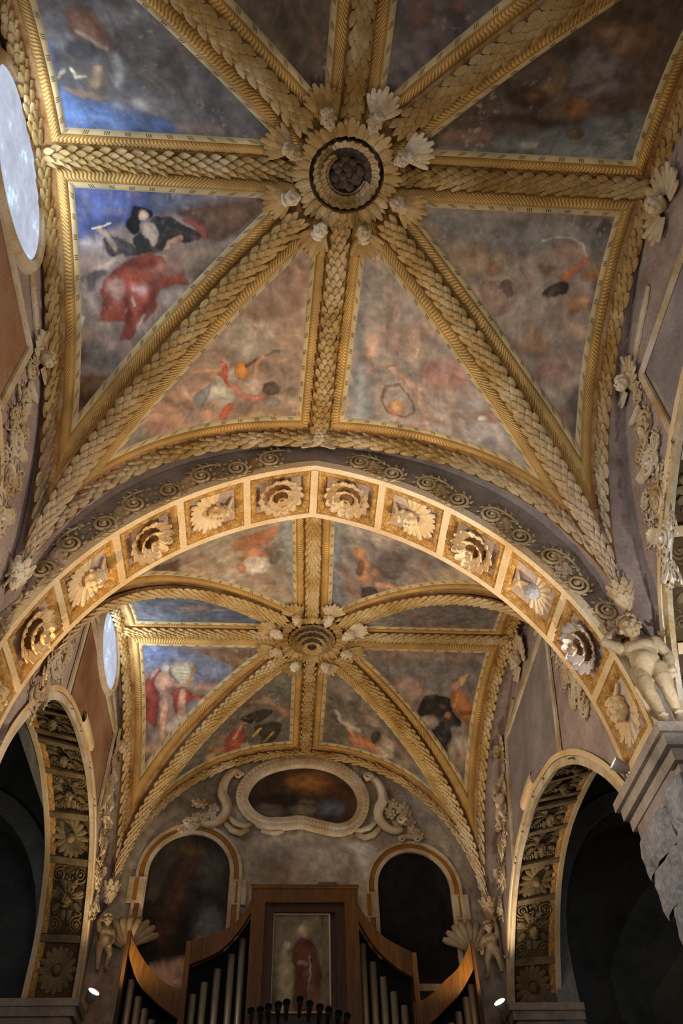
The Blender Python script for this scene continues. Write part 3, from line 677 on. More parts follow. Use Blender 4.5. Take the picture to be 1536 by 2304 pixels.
# pigments: base tones, then brush shapes (p = filled, s = stroke with width first) in each panel's own plan / wall metres
PAINT = {
    '0-+0': (((150,126,112),(166,142,126),(120,104,100)), [
        ('p',(58,70,116),0.95,0.18,[(-3.49,3.88),(-2.37,3.89),(-1.81,3.94),(-2.27,4.18),(-2.74,4.4),(-2.93,4.44),(-3.11,4.54),(-3.4,4.64),(-3.54,4.71)]),
        ('p',(96,98,112),0.7,0.144,[(-2.37,3.89),(-0.98,3.93),(-1.62,4.06),(-2.12,4.17),(-2.5,4.21)]),
        ('p',(92,62,42),0.85,0.108,[(-2.12,4.17),(-1.62,4.02),(-0.99,3.95),(-0.96,4.08),(-1.43,4.47),(-1.65,4.55),(-1.8,4.38)]),
        ('p',(120,84,62),0.5,0.108,[(-1.72,4.17),(-1.24,4.07),(-1.34,4.2),(-1.67,4.31)]),
        ('p',(136,114,96),0.9,0.079,[(-1.53,4.69),(-1.62,4.82),(-1.83,4.88),(-2.03,4.84),(-2.12,4.72),(-2.03,4.59),(-1.82,4.53),(-1.62,4.57)]),
        ('p',(70,52,42),0.6,0.079,[(-1.65,4.91),(-1.72,4.96),(-1.9,4.99),(-2.08,4.97),(-2.16,4.93),(-2.08,4.87),(-1.9,4.85),(-1.72,4.86)]),
        ('p',(160,140,128),0.6,0.108,[(-2.87,4.58),(-2.96,4.64),(-3.18,4.68),(-3.39,4.66),(-3.48,4.61),(-3.39,4.54),(-3.17,4.5),(-2.95,4.52)]),
        ('p',(142,66,44),0.9,0.036,[(-2.09,4.27),(-1.91,4.26),(-1.74,4.4),(-1.76,4.52),(-1.86,4.48),(-1.95,4.36)]),
        ('p',(40,40,40),0.95,0.036,[(-2.41,4.26),(-2.2,4.28),(-1.94,4.39),(-1.84,4.49),(-2.02,4.57),(-2.17,4.56),(-2.29,4.67),(-2.5,4.72),(-2.68,4.69),(-2.75,4.54),(-2.59,4.39)]),
        ('p',(28,25,24),0.97,0.029,[(-2.73,4.15),(-2.58,4.12),(-2.48,4.19),(-2.46,4.28),(-2.58,4.3),(-2.63,4.34),(-2.67,4.46),(-2.77,4.48),(-2.82,4.4),(-2.77,4.26)]),
        ('p',(182,150,122),0.95,0.029,[(-2.52,4.23),(-2.54,4.29),(-2.59,4.31),(-2.64,4.29),(-2.66,4.24),(-2.63,4.18),(-2.58,4.15),(-2.54,4.17)]),
        ('p',(176,150,128),0.9,0.029,[(-2.59,4.34),(-2.47,4.35),(-2.42,4.47),(-2.48,4.63),(-2.56,4.56),(-2.62,4.46)]),
        ('p',(46,46,48),0.92,0.036,[(-3.11,4.54),(-2.94,4.53),(-2.75,4.61),(-2.64,4.72),(-2.83,4.75),(-2.99,4.81),(-3.09,4.76),(-3.14,4.66)]),
        ('s',(168,138,112),0.9,0.025,[0.086,(-3.16,4.43),(-3.11,4.5),(-2.98,4.67)]),
        ('s',(200,180,150),0.9,0.017,[0.027,(-3.26,4.45),(-3.01,4.36)]),
        ('s',(176,134,100),0.9,0.025,[0.094,(-2.11,4.51),(-2.27,4.58),(-2.33,4.73)]),
        ('s',(120,110,100),0.7,0.025,[0.051,(-2.45,4.71),(-2.14,4.68)]),
        ('p',(152,64,40),0.95,0.029,[(-2.6,4.7),(-2.41,4.76),(-2.18,4.88),(-2.02,4.96),(-1.99,5.06),(-2.22,5.07),(-2.42,5.18),(-2.44,5.35),(-2.53,5.45),(-2.69,5.59),(-2.77,5.71),(-2.93,5.71),(-2.87,5.55),(-3.04,5.51),(-3.26,5.53),(-3.2,5.38),(-3.2,5.23),(-3.12,5.05),(-2.9,4.86)]),
        ('p',(196,160,146),0.6,0.079,[(-2.85,5.16),(-2.89,5.27),(-2.98,5.32),(-3.08,5.28),(-3.11,5.17),(-3.07,5.06),(-2.98,5.01),(-2.89,5.06)]),
        ('p',(196,164,150),0.6,0.079,[(-2.52,5.13),(-2.56,5.19),(-2.65,5.21),(-2.74,5.19),(-2.78,5.14),(-2.74,5.09),(-2.65,5.07),(-2.56,5.08)]),
        ('p',(180,130,110),0.5,0.079,[(-2.08,4.87),(-2.14,4.94),(-2.3,4.97),(-2.45,4.95),(-2.51,4.89),(-2.44,4.83),(-2.29,4.79),(-2.14,4.81)]),
        ('s',(88,26,20),0.7,0.067,[0.09,(-2.85,5.26),(-2.81,5.53)]),
        ('s',(92,30,24),0.6,0.067,[0.078,(-2.61,5.42),(-2.49,5.22)]),
        ('s',(96,30,22),0.6,0.084,[0.078,(-3.04,5.0),(-2.8,4.85),(-2.53,4.8)]),
        ('s',(200,190,180),0.6,0.034,[0.043,(-2.77,5.26),(-2.72,5.34)]),
        ('s',(200,180,170),0.5,0.034,[0.043,(-2.69,5.58),(-2.61,5.44)]),
        ('p',(170,148,136),0.8,0.079,[(-1.9,5.23),(-1.98,5.34),(-2.18,5.39),(-2.38,5.35),(-2.46,5.25),(-2.37,5.14),(-2.18,5.08),(-1.99,5.12)]),
        ('p',(158,134,120),0.5,0.144,[(-2.22,5.85),(-2.33,5.95),(-2.6,5.99),(-2.88,5.96),(-3.0,5.86),(-2.89,5.76),(-2.61,5.7),(-2.33,5.74)]),
        ('s',(66,62,62),0.85,0.05,[0.109,(-3.15,4.97),(-3.29,5.06),(-3.31,5.16)]),
        ('s',(80,74,70),0.6,0.05,[0.078,(-3.39,5.05),(-3.47,5.12)]),
        ('s',(170,140,116),0.8,0.034,[0.078,(-2.87,4.77),(-3.11,4.9),(-3.29,4.94)]),
        ('p',(128,96,80),0.6,0.108,[(-3.24,4.85),(-3.28,4.95),(-3.36,5.0),(-3.43,4.96),(-3.46,4.86),(-3.42,4.76),(-3.34,4.72),(-3.27,4.76)]),
        ('p',(80,74,72),0.8,0.108,[(-3.06,5.91),(-3.12,6.02),(-3.27,6.07),(-3.42,6.03),(-3.49,5.92),(-3.43,5.81),(-3.28,5.76),(-3.13,5.8)]),
        ('p',(84,82,86),0.8,0.108,[(-2.9,5.98),(-2.93,6.07),(-2.99,6.11),(-3.06,6.07),(-3.1,5.99),(-3.07,5.9),(-3.0,5.86),(-2.93,5.89)]),
        ('p',(60,44,28),0.7,0.108,[(-3.39,5.92),(-3.42,6.0),(-3.5,6.04),(-3.59,6.01),(-3.63,5.92),(-3.59,5.83),(-3.51,5.8),(-3.43,5.83)]),
        ('p',(104,62,22),0.85,0.108,[(-3.6,6.06),(-3.38,6.1),(-2.95,6.13),(-3.08,6.31),(-3.59,6.51),(-3.64,6.32)]),
        ('p',(60,36,18),0.8,0.144,[(-3.62,6.32),(-3.12,6.31),(-3.34,6.64),(-3.6,6.7)]),
        ('p',(206,184,156),0.95,0.022,[(-3.54,5.52),(-3.42,5.51),(-3.46,5.63),(-3.46,5.84),(-3.52,5.84)]),
        ('p',(150,110,60),0.4,0.108,[(-3.3,5.69),(-3.33,5.76),(-3.41,5.79),(-3.5,5.77),(-3.53,5.7),(-3.5,5.63),(-3.42,5.6),(-3.33,5.63)]),
    ]),
    '0-+1': (((168,130,104),(152,124,100),(132,108,88)), [
        ('p',(170,152,126),0.6,0.144,[(-0.86,5.92),(-0.97,6.18),(-1.25,6.26),(-1.51,6.11),(-1.61,5.83),(-1.5,5.58),(-1.24,5.51),(-0.98,5.64)]),
        ('p',(116,88,62),0.7,0.144,[(-0.85,5.45),(-0.91,5.56),(-1.04,5.6),(-1.17,5.54),(-1.22,5.42),(-1.17,5.31),(-1.04,5.28),(-0.91,5.33)]),
        ('p',(150,112,90),0.5,0.18,[(-0.47,5.11),(-0.54,5.42),(-0.73,5.55),(-0.93,5.41),(-1.01,5.09),(-0.93,4.79),(-0.75,4.67),(-0.55,4.8)]),
        ('p',(182,132,96),0.9,0.036,[(-2.12,7.06),(-2.22,7.3),(-2.42,7.33),(-2.6,7.12),(-2.66,6.82),(-2.57,6.61),(-2.38,6.58),(-2.19,6.76)]),
        ('p',(126,88,74),0.6,0.108,[(-2.33,7.08),(-2.39,7.2),(-2.49,7.21),(-2.59,7.1),(-2.62,6.94),(-2.57,6.83),(-2.47,6.82),(-2.37,6.93)]),
        ('p',(174,130,102),0.8,0.036,[(-1.62,6.64),(-1.72,6.84),(-1.95,6.86),(-2.17,6.71),(-2.24,6.47),(-2.14,6.29),(-1.93,6.27),(-1.71,6.41)]),
        ('p',(126,96,86),0.6,0.086,[(-1.9,6.5),(-1.93,6.57),(-2.01,6.58),(-2.08,6.53),(-2.1,6.44),(-2.07,6.36),(-1.99,6.35),(-1.92,6.4)]),
        ('p',(120,76,60),0.7,0.043,[(-1.96,6.8),(-2.0,6.85),(-2.07,6.85),(-2.13,6.8),(-2.16,6.74),(-2.13,6.69),(-2.06,6.69),(-1.99,6.73)]),
        ('p',(160,148,126),0.92,0.022,[(-1.77,6.45),(-1.6,6.41),(-1.46,6.69),(-1.45,6.84),(-1.61,6.91),(-1.72,6.74),(-1.88,6.84),(-1.97,6.9),(-2.02,6.68),(-1.87,6.54)]),
        ('p',(112,110,102),0.8,0.022,[(-1.87,6.54),(-1.77,6.47),(-1.84,6.73),(-1.95,6.88),(-2.02,6.68)]),
        ('s',(120,116,106),0.7,0.025,[0.026,(-1.69,6.73),(-1.45,6.8)]),
        ('s',(196,132,80),0.85,0.034,[0.072,(-1.99,6.22),(-1.66,6.27)]),
        ('p',(176,66,30),0.95,0.018,[(-1.64,6.13),(-1.54,6.18),(-1.53,6.34),(-1.48,6.51),(-1.49,6.61),(-1.66,6.37),(-1.7,6.32),(-1.61,6.28)]),
        ('p',(182,78,38),0.95,0.018,[(-1.45,6.84),(-1.5,6.99),(-1.58,7.11),(-1.59,7.24),(-1.68,7.08),(-1.63,6.95)]),
        ('s',(172,96,76),0.85,0.034,[0.092,(-1.46,6.59),(-1.32,6.76),(-1.16,6.85),(-1.0,6.84)]),
        ('p',(184,152,126),0.8,0.036,[(-1.02,6.65),(-1.06,6.76),(-1.16,6.8),(-1.26,6.74),(-1.3,6.62),(-1.26,6.51),(-1.16,6.47),(-1.06,6.53)]),
        ('p',(178,158,136),0.8,0.029,[(-1.35,6.43),(-1.39,6.52),(-1.46,6.55),(-1.53,6.5),(-1.56,6.39),(-1.53,6.3),(-1.46,6.27),(-1.38,6.33)]),
        ('p',(180,112,24),0.95,0.022,[(-1.23,6.37),(-1.26,6.48),(-1.33,6.52),(-1.4,6.46),(-1.43,6.34),(-1.4,6.23),(-1.32,6.19),(-1.25,6.25)]),
        ('s',(104,62,18),0.95,0.021,[0.052,(-1.27,6.3),(-1.09,6.19)]),
        ('s',(192,132,90),0.9,0.025,[0.069,(-1.14,6.48),(-1.05,6.19),(-0.98,6.11)]),
        ('s',(104,76,46),0.85,0.021,[0.043,(-0.98,6.12),(-0.9,6.07),(-0.76,6.07)]),
        ('p',(66,50,30),0.9,0.036,[(-0.78,6.71),(-0.81,6.8),(-0.9,6.83),(-0.98,6.78),(-1.02,6.69),(-0.99,6.61),(-0.9,6.58),(-0.82,6.62)]),
        ('p',(124,114,96),0.8,0.05,[(-0.77,6.94),(-0.8,7.0),(-0.89,7.02),(-0.97,6.99),(-1.01,6.92),(-0.97,6.86),(-0.89,6.84),(-0.81,6.87)]),
        ('p',(92,76,58),0.7,0.058,[(-0.49,6.78),(-0.51,6.83),(-0.58,6.86),(-0.64,6.83),(-0.67,6.77),(-0.65,6.71),(-0.58,6.69),(-0.52,6.72)]),
        ('p',(142,112,66),0.6,0.108,[(-0.7,7.24),(-0.82,7.37),(-1.11,7.4),(-1.39,7.3),(-1.51,7.14),(-1.39,7.03),(-1.11,7.01),(-0.82,7.1)]),
        ('p',(108,102,90),0.7,0.108,[(-2.58,7.3),(-2.65,7.49),(-2.79,7.49),(-2.92,7.31),(-2.95,7.06),(-2.88,6.89),(-2.75,6.89),(-2.62,7.05)]),
        ('p',(180,136,110),0.5,0.108,[(-1.49,7.36),(-1.61,7.5),(-1.89,7.5),(-2.15,7.34),(-2.25,7.14),(-2.13,7.02),(-1.87,7.03),(-1.6,7.17)]),
    ]),
    '0++1': (((152,126,106),(166,138,120),(144,128,118)), [
        ('p',(122,122,120),0.8,0.108,[(0.39,4.63),(0.51,4.62),(0.43,5.6),(0.59,6.49),(0.73,7.42),(0.27,7.41),(0.32,6.53),(0.34,5.6)]),
        ('p',(144,130,112),0.6,0.144,[(0.89,5.06),(0.85,5.37),(0.69,5.52),(0.51,5.42),(0.41,5.12),(0.46,4.83),(0.62,4.69),(0.79,4.79)]),
        ('p',(164,104,82),0.6,0.144,[(2.05,6.04),(1.96,6.24),(1.72,6.4),(1.44,6.41),(1.31,6.26),(1.4,6.06),(1.65,5.92),(1.92,5.91)]),
        ('p',(150,116,94),0.5,0.144,[(1.33,5.71),(1.26,5.9),(1.05,6.02),(0.82,5.99),(0.72,5.83),(0.79,5.64),(1.0,5.54),(1.22,5.57)]),
        ('s',(100,76,48),0.8,0.025,[0.035,(0.85,6.56),(0.82,6.82),(0.93,6.97),(1.19,6.99),(1.33,6.83),(1.22,6.62),(1.04,6.51),(0.85,6.56)]),
        ('p',(176,122,56),0.8,0.036,[(1.17,6.81),(1.15,6.9),(1.07,6.95),(0.98,6.93),(0.94,6.86),(0.97,6.77),(1.05,6.72),(1.13,6.74)]),
        ('s',(180,90,30),0.7,0.034,[0.059,(0.92,6.9),(1.04,6.98)]),
        ('s',(182,138,110),0.8,0.059,[0.117,(0.86,6.26),(1.15,6.39),(1.33,6.49),(1.44,6.75),(1.5,7.03)]),
        ('s',(130,84,50),0.8,0.025,[0.039,(0.84,6.26),(0.94,6.2)]),
        ('s',(176,92,56),0.7,0.021,[0.031,(1.27,7.12),(1.48,7.09)]),
        ('s',(134,108,70),0.7,0.042,[0.066,(0.99,7.14),(1.14,7.31),(1.44,7.45),(1.74,7.47)]),
        ('s',(128,104,72),0.7,0.021,[0.031,(1.01,7.11),(1.12,7.11)]),
        ('p',(178,160,150),0.7,0.108,[(2.62,6.74),(2.56,6.98),(2.36,7.18),(2.13,7.22),(2.01,7.06),(2.07,6.83),(2.29,6.65),(2.51,6.61)]),
        ('p',(104,94,98),0.6,0.05,[(2.48,6.95),(2.47,7.04),(2.43,7.1),(2.37,7.09),(2.34,7.03),(2.35,6.93),(2.4,6.87),(2.45,6.88)]),
        ('p',(140,86,64),0.7,0.072,[(2.56,6.48),(2.51,6.57),(2.37,6.68),(2.21,6.73),(2.14,6.69),(2.19,6.6),(2.34,6.5),(2.49,6.45)]),
        ('p',(206,190,174),0.6,0.029,[(2.32,6.63),(2.31,6.67),(2.26,6.71),(2.2,6.72),(2.18,6.7),(2.19,6.66),(2.24,6.62),(2.3,6.61)]),
        ('p',(146,134,130),0.6,0.144,[(3.06,6.9),(3.05,7.24),(2.93,7.49),(2.76,7.49),(2.65,7.22),(2.67,6.87),(2.8,6.65),(2.96,6.66)]),
        ('p',(176,140,126),0.4,0.144,[(1.85,5.45),(1.8,5.61),(1.65,5.72),(1.48,5.7),(1.39,5.57),(1.44,5.4),(1.6,5.3),(1.76,5.32)]),
        ('s',(190,150,110),0.6,0.034,[0.047,(1.24,6.0),(1.26,5.88)]),
    ]),
    '0++0': (((154,128,104),(168,142,118),(130,110,92)), [
        ('p',(112,108,102),0.75,0.144,[(1.05,4.02),(2.34,3.99),(3.82,4.01),(3.86,4.51),(3.19,4.35),(2.42,4.56),(1.6,4.31)]),
        ('p',(66,56,46),0.8,0.108,[(3.9,4.12),(3.85,4.21),(3.71,4.25),(3.55,4.22),(3.47,4.14),(3.51,4.05),(3.66,4.0),(3.82,4.03)]),
        ('p',(150,116,80),0.6,0.144,[(2.4,4.56),(2.27,4.71),(1.91,4.79),(1.55,4.75),(1.38,4.6),(1.51,4.45),(1.87,4.37),(2.23,4.42)]),
        ('p',(120,86,50),0.8,0.086,[(3.02,4.62),(2.99,4.71),(2.91,4.75),(2.82,4.72),(2.77,4.63),(2.79,4.54),(2.87,4.5),(2.97,4.54)]),
        ('p',(150,88,48),0.7,0.058,[(2.25,4.69),(2.23,4.75),(2.17,4.78),(2.11,4.76),(2.08,4.7),(2.09,4.63),(2.15,4.61),(2.22,4.63)]),
        ('p',(150,124,98),0.5,0.086,[(3.34,4.55),(3.26,4.63),(3.04,4.67),(2.81,4.65),(2.71,4.58),(2.79,4.5),(3.01,4.46),(3.24,4.48)]),
        ('s',(182,94,44),0.9,0.034,[0.103,(3.45,4.55),(3.3,4.68),(3.17,4.77)]),
        ('p',(154,90,38),0.75,0.086,[(3.89,4.67),(3.83,4.75),(3.68,4.78),(3.52,4.76),(3.44,4.69),(3.5,4.62),(3.65,4.58),(3.81,4.61)]),
        ('p',(52,38,28),0.92,0.029,[(2.93,4.92),(3.06,4.83),(3.24,4.82),(3.2,4.93),(3.0,5.01),(2.86,4.98)]),
        ('p',(104,70,60),0.85,0.022,[(2.26,4.88),(2.4,4.81),(2.47,4.94),(2.44,5.03),(2.36,5.02)]),
        ('p',(158,118,94),0.8,0.029,[(2.02,4.84),(2.27,4.9),(2.46,5.17),(2.25,5.28),(2.09,5.13)]),
        ('s',(184,172,154),0.6,0.034,[0.031,(2.78,4.31),(3.17,4.27),(3.34,4.34),(3.44,4.5)]),
        ('p',(180,122,70),0.8,0.072,[(3.66,5.03),(3.6,5.12),(3.45,5.16),(3.29,5.13),(3.21,5.05),(3.27,4.96),(3.42,4.92),(3.58,4.95)]),
        ('p',(84,80,80),0.8,0.072,[(3.77,5.05),(3.75,5.13),(3.68,5.17),(3.59,5.14),(3.55,5.06),(3.57,4.97),(3.64,4.93),(3.73,4.96)]),
        ('p',(74,58,46),0.7,0.072,[(3.95,5.26),(3.91,5.33),(3.78,5.36),(3.65,5.34),(3.59,5.28),(3.63,5.22),(3.76,5.19),(3.89,5.21)]),
        ('p',(100,74,56),0.6,0.072,[(3.88,4.85),(3.85,4.93),(3.75,4.96),(3.64,4.93),(3.59,4.86),(3.62,4.79),(3.72,4.75),(3.82,4.78)]),
        ('p',(164,112,90),0.7,0.108,[(3.39,5.89),(3.32,5.99),(3.13,6.04),(2.94,6.01),(2.86,5.91),(2.93,5.81),(3.12,5.76),(3.31,5.79)]),
        ('p',(62,52,46),0.8,0.108,[(3.77,6.18),(3.71,6.31),(3.55,6.36),(3.39,6.32),(3.32,6.2),(3.38,6.07),(3.54,6.01),(3.7,6.06)]),
        ('p',(110,78,60),0.7,0.108,[(3.51,6.36),(3.44,6.45),(3.3,6.49),(3.16,6.46),(3.1,6.38),(3.16,6.29),(3.3,6.24),(3.45,6.27)]),
        ('p',(160,112,70),0.5,0.144,[(3.04,5.57),(2.98,5.69),(2.81,5.74),(2.64,5.7),(2.56,5.59),(2.62,5.47),(2.78,5.41),(2.96,5.45)]),
        ('s',(206,188,162),0.9,0.034,[0.1,(3.83,5.55),(3.84,5.97)]),
        ('s',(206,186,158),0.85,0.034,[0.05,(3.81,6.08),(3.68,6.29),(3.6,6.56),(3.57,6.75)]),
        ('p',(58,50,38),0.85,0.05,[(3.67,6.45),(3.87,6.42),(3.83,6.86),(3.67,6.83),(3.59,6.69)]),
        ('p',(90,64,40),0.7,0.108,[(3.58,6.53),(3.53,6.61),(3.43,6.64),(3.33,6.62),(3.3,6.55),(3.34,6.47),(3.44,6.43),(3.54,6.46)]),
    ]),
    '0--0': (((96,90,88),(112,104,102),(84,80,80)), [
        ('p',(76,96,138),0.95,0.058,[(-3.48,2.64),(-3.17,2.83),(-2.86,2.84),(-2.64,2.89),(-2.2,3.02),(-2.21,3.2),(-3.6,3.23)]),
        ('p',(74,92,144),0.7,0.043,[(-3.46,2.21),(-3.41,2.27),(-3.45,2.59),(-3.51,2.53)]),
        ('p',(132,86,60),0.85,0.058,[(-3.16,1.81),(-2.92,1.77),(-2.75,2.06),(-2.73,2.25),(-2.86,2.24),(-3.15,2.1)]),
        ('s',(164,136,116),0.8,0.034,[0.064,(-3.1,2.06),(-2.79,2.23)]),
        ('s',(90,56,40),0.6,0.084,[0.107,(-2.91,1.83),(-2.76,2.09)]),
        ('p',(62,60,64),0.8,0.072,[(-2.9,2.24),(-2.97,2.33),(-3.11,2.37),(-3.23,2.34),(-3.26,2.26),(-3.19,2.18),(-3.05,2.14),(-2.93,2.16)]),
        ('s',(206,186,144),0.85,0.025,[0.034,(-3.25,2.5),(-3.21,2.59),(-3.1,2.56)]),
        ('s',(170,150,116),0.7,0.025,[0.034,(-3.43,2.58),(-3.34,2.52)]),
        ('p',(146,120,84),0.8,0.05,[(-2.86,2.57),(-2.91,2.68),(-2.98,2.73),(-3.03,2.69),(-3.03,2.58),(-2.99,2.46),(-2.92,2.42),(-2.86,2.46)]),
        ('p',(146,140,132),0.7,0.072,[(-2.61,2.46),(-2.66,2.62),(-2.72,2.69),(-2.77,2.63),(-2.76,2.47),(-2.71,2.31),(-2.65,2.24),(-2.61,2.3)]),
        ('p',(118,92,72),0.8,0.036,[(-3.43,2.68),(-3.15,2.73),(-2.84,2.79),(-3.08,2.86),(-3.35,2.78)]),
        ('p',(72,56,50),0.7,0.086,[(-1.87,2.5),(-1.92,2.59),(-2.0,2.62),(-2.08,2.6),(-2.1,2.52),(-2.06,2.44),(-1.98,2.4),(-1.9,2.43)]),
        ('p',(84,66,56),0.6,0.108,[(-1.65,2.21),(-1.73,2.3),(-1.93,2.34),(-2.12,2.32),(-2.19,2.25),(-2.1,2.17),(-1.91,2.13),(-1.72,2.14)]),
        ('p',(132,124,122),0.6,0.108,[(-2.04,2.84),(-2.17,2.93),(-2.48,2.98),(-2.78,2.97),(-2.89,2.89),(-2.75,2.8),(-2.45,2.75),(-2.16,2.76)]),
        ('p',(70,64,62),0.5,0.072,[(-2.08,2.33),(-2.12,2.39),(-2.2,2.41),(-2.27,2.4),(-2.3,2.35),(-2.26,2.29),(-2.18,2.27),(-2.1,2.28)]),
        ('p',(120,112,110),0.5,0.144,[(-2.22,1.82),(-2.33,1.93),(-2.56,1.99),(-2.78,1.96),(-2.84,1.86),(-2.73,1.75),(-2.5,1.69),(-2.29,1.72)]),
    ]),
    '0+-0': (((88,70,56),(102,84,68),(72,60,52)), [
        ('p',(104,104,102),0.85,0.108,[(1.12,3.17),(1.81,3.04),(2.76,2.8),(3.04,2.72),(3.71,2.57),(3.89,3.33),(1.05,3.26)]),
        ('p',(112,82,58),0.8,0.108,[(3.48,1.66),(3.44,1.85),(3.16,1.94),(2.81,1.89),(2.6,1.72),(2.66,1.55),(2.93,1.46),(3.27,1.51)]),
        ('p',(60,46,36),0.7,0.108,[(3.24,1.49),(3.21,1.57),(3.07,1.62),(2.89,1.59),(2.79,1.52),(2.82,1.44),(2.96,1.4),(3.13,1.42)]),
        ('p',(112,100,96),0.85,0.058,[(2.57,2.04),(2.8,1.81),(3.18,2.0),(3.45,2.18),(3.24,2.39),(2.84,2.45),(2.63,2.32)]),
        ('s',(70,58,54),0.6,0.067,[0.07,(2.8,2.33),(3.15,2.16)]),
        ('s',(70,58,54),0.6,0.067,[0.093,(2.81,1.79),(2.93,1.97)]),
        ('p',(64,52,48),0.6,0.072,[(3.4,2.17),(3.4,2.24),(3.32,2.28),(3.23,2.25),(3.16,2.18),(3.17,2.11),(3.24,2.08),(3.34,2.1)]),
        ('p',(132,80,36),0.75,0.072,[(3.0,2.57),(2.99,2.68),(2.89,2.73),(2.77,2.69),(2.69,2.59),(2.7,2.48),(2.79,2.44),(2.91,2.47)]),
        ('p',(86,60,34),0.85,0.05,[(3.03,2.89),(3.01,2.95),(2.93,2.98),(2.83,2.96),(2.77,2.9),(2.79,2.85),(2.88,2.82),(2.98,2.84)]),
        ('p',(126,84,40),0.6,0.086,[(2.52,2.35),(2.51,2.43),(2.44,2.47),(2.35,2.44),(2.29,2.36),(2.3,2.28),(2.37,2.24),(2.46,2.27)]),
        ('p',(120,96,66),0.6,0.086,[(2.6,2.18),(2.61,2.31),(2.54,2.37),(2.43,2.32),(2.35,2.19),(2.35,2.06),(2.41,2.01),(2.52,2.05)]),
        ('p',(52,40,32),0.8,0.086,[(2.44,2.48),(2.4,2.57),(2.23,2.62),(2.04,2.59),(1.94,2.51),(1.99,2.42),(2.16,2.37),(2.34,2.39)]),
        ('s',(50,40,36),0.8,0.067,[0.102,(1.82,2.79),(2.27,2.75),(2.76,2.79)]),
        ('p',(92,60,34),0.7,0.058,[(2.35,2.44),(2.33,2.5),(2.25,2.53),(2.15,2.51),(2.1,2.46),(2.12,2.4),(2.2,2.37),(2.29,2.39)]),
        ('p',(118,86,70),0.6,0.108,[(1.89,3.01),(1.81,3.11),(1.57,3.16),(1.31,3.14),(1.19,3.05),(1.28,2.95),(1.52,2.9),(1.77,2.92)]),
        ('p',(146,132,118),0.7,0.05,[(2.49,3.05),(2.46,3.1),(2.37,3.12),(2.26,3.11),(2.21,3.07),(2.24,3.02),(2.33,3.0),(2.44,3.01)]),
        ('p',(84,66,56),0.6,0.108,[(3.44,2.5),(3.41,2.61),(3.24,2.67),(3.05,2.63),(2.93,2.53),(2.97,2.43),(3.13,2.37),(3.32,2.4)]),
    ]),
    '0--1': (((86,72,58),(98,82,66),(74,62,52)), [
        ('p',(70,58,46),0.5,0.079,[(-0.46,1.92),(-0.51,2.11),(-0.66,2.2),(-0.8,2.12),(-0.86,1.93),(-0.81,1.74),(-0.67,1.65),(-0.53,1.73)]),
    ]),
    '0+-1': (((98,84,78),(108,94,88),(84,70,66)), [
        ('p',(116,72,52),0.6,0.079,[(0.9,1.67),(0.88,1.8),(0.8,1.86),(0.7,1.82),(0.64,1.69),(0.67,1.57),(0.75,1.51),(0.85,1.55)]),
        ('p',(128,80,50),0.6,0.079,[(1.25,1.57),(1.24,1.62),(1.19,1.65),(1.14,1.63),(1.11,1.59),(1.12,1.54),(1.17,1.51),(1.22,1.53)]),
    ]),
    '1-+0': (((146,118,104),(126,102,90),(110,88,74)), [
        ('p',(100,106,128),0.9,0.127,[(-3.5,12.97),(-2.58,13.08),(-1.94,13.31),(-1.55,13.64),(-1.67,13.86),(-2.13,13.88),(-2.59,13.82),(-3.28,13.63),(-3.51,13.82)]),
        ('p',(90,102,136),0.8,0.211,[(-2.85,13.2),(-2.97,13.37),(-3.23,13.44),(-3.48,13.37),(-3.58,13.21),(-3.46,13.04),(-3.2,12.96),(-2.95,13.03)]),
        ('p',(108,80,54),0.85,0.063,[(-2.44,13.08),(-1.03,13.1),(-1.53,13.71),(-1.67,13.46),(-1.99,13.26)]),
        ('p',(166,124,102),0.7,0.127,[(-1.83,13.95),(-1.92,14.05),(-2.13,14.09),(-2.34,14.05),(-2.43,13.96),(-2.34,13.86),(-2.13,13.81),(-1.92,13.85)]),
        ('p',(132,44,30),0.95,0.032,[(-3.16,13.55),(-3.05,13.58),(-3.21,13.82),(-3.14,14.05),(-3.14,14.26),(-3.17,14.63),(-3.32,14.61),(-3.48,14.42),(-3.4,14.22),(-3.47,14.0),(-3.35,13.71)]),
        ('p',(160,140,134),0.7,0.042,[(-3.3,13.61),(-3.11,13.56),(-3.28,13.78)]),
        ('p',(178,130,102),0.92,0.032,[(-2.81,13.82),(-2.87,13.97),(-3.01,14.02),(-3.14,13.97),(-3.2,13.82),(-3.14,13.67),(-3.0,13.61),(-2.87,13.67)]),
        ('p',(160,146,130),0.92,0.032,[(-2.85,13.54),(-2.88,13.62),(-2.97,13.65),(-3.05,13.62),(-3.08,13.55),(-3.05,13.47),(-2.96,13.43),(-2.88,13.47)]),
        ('p',(96,72,56),0.7,0.032,[(-2.77,13.6),(-2.79,13.69),(-2.84,13.73),(-2.89,13.69),(-2.91,13.61),(-2.89,13.52),(-2.84,13.48),(-2.79,13.52)]),
        ('p',(168,154,128),0.95,0.026,[(-2.84,13.42),(-2.39,13.42),(-2.49,13.89),(-2.66,13.89),(-2.8,13.7)]),
        ('s',(146,104,54),0.9,0.025,[0.058,(-2.38,13.49),(-2.52,13.89)]),
        ('s',(110,98,80),0.6,0.018,[0.016,(-2.78,13.48),(-2.43,13.5)]),
        ('s',(110,98,80),0.6,0.018,[0.016,(-2.75,13.55),(-2.45,13.57)]),
        ('s',(110,98,80),0.6,0.018,[0.016,(-2.72,13.62),(-2.47,13.64)]),
        ('s',(110,98,80),0.6,0.018,[0.016,(-2.69,13.69),(-2.48,13.71)]),
        ('s',(110,98,80),0.6,0.018,[0.016,(-2.66,13.76),(-2.5,13.78)]),
        ('s',(60,52,44),0.7,0.018,[0.018,(-2.36,13.6),(-2.27,13.7),(-2.15,13.68)]),
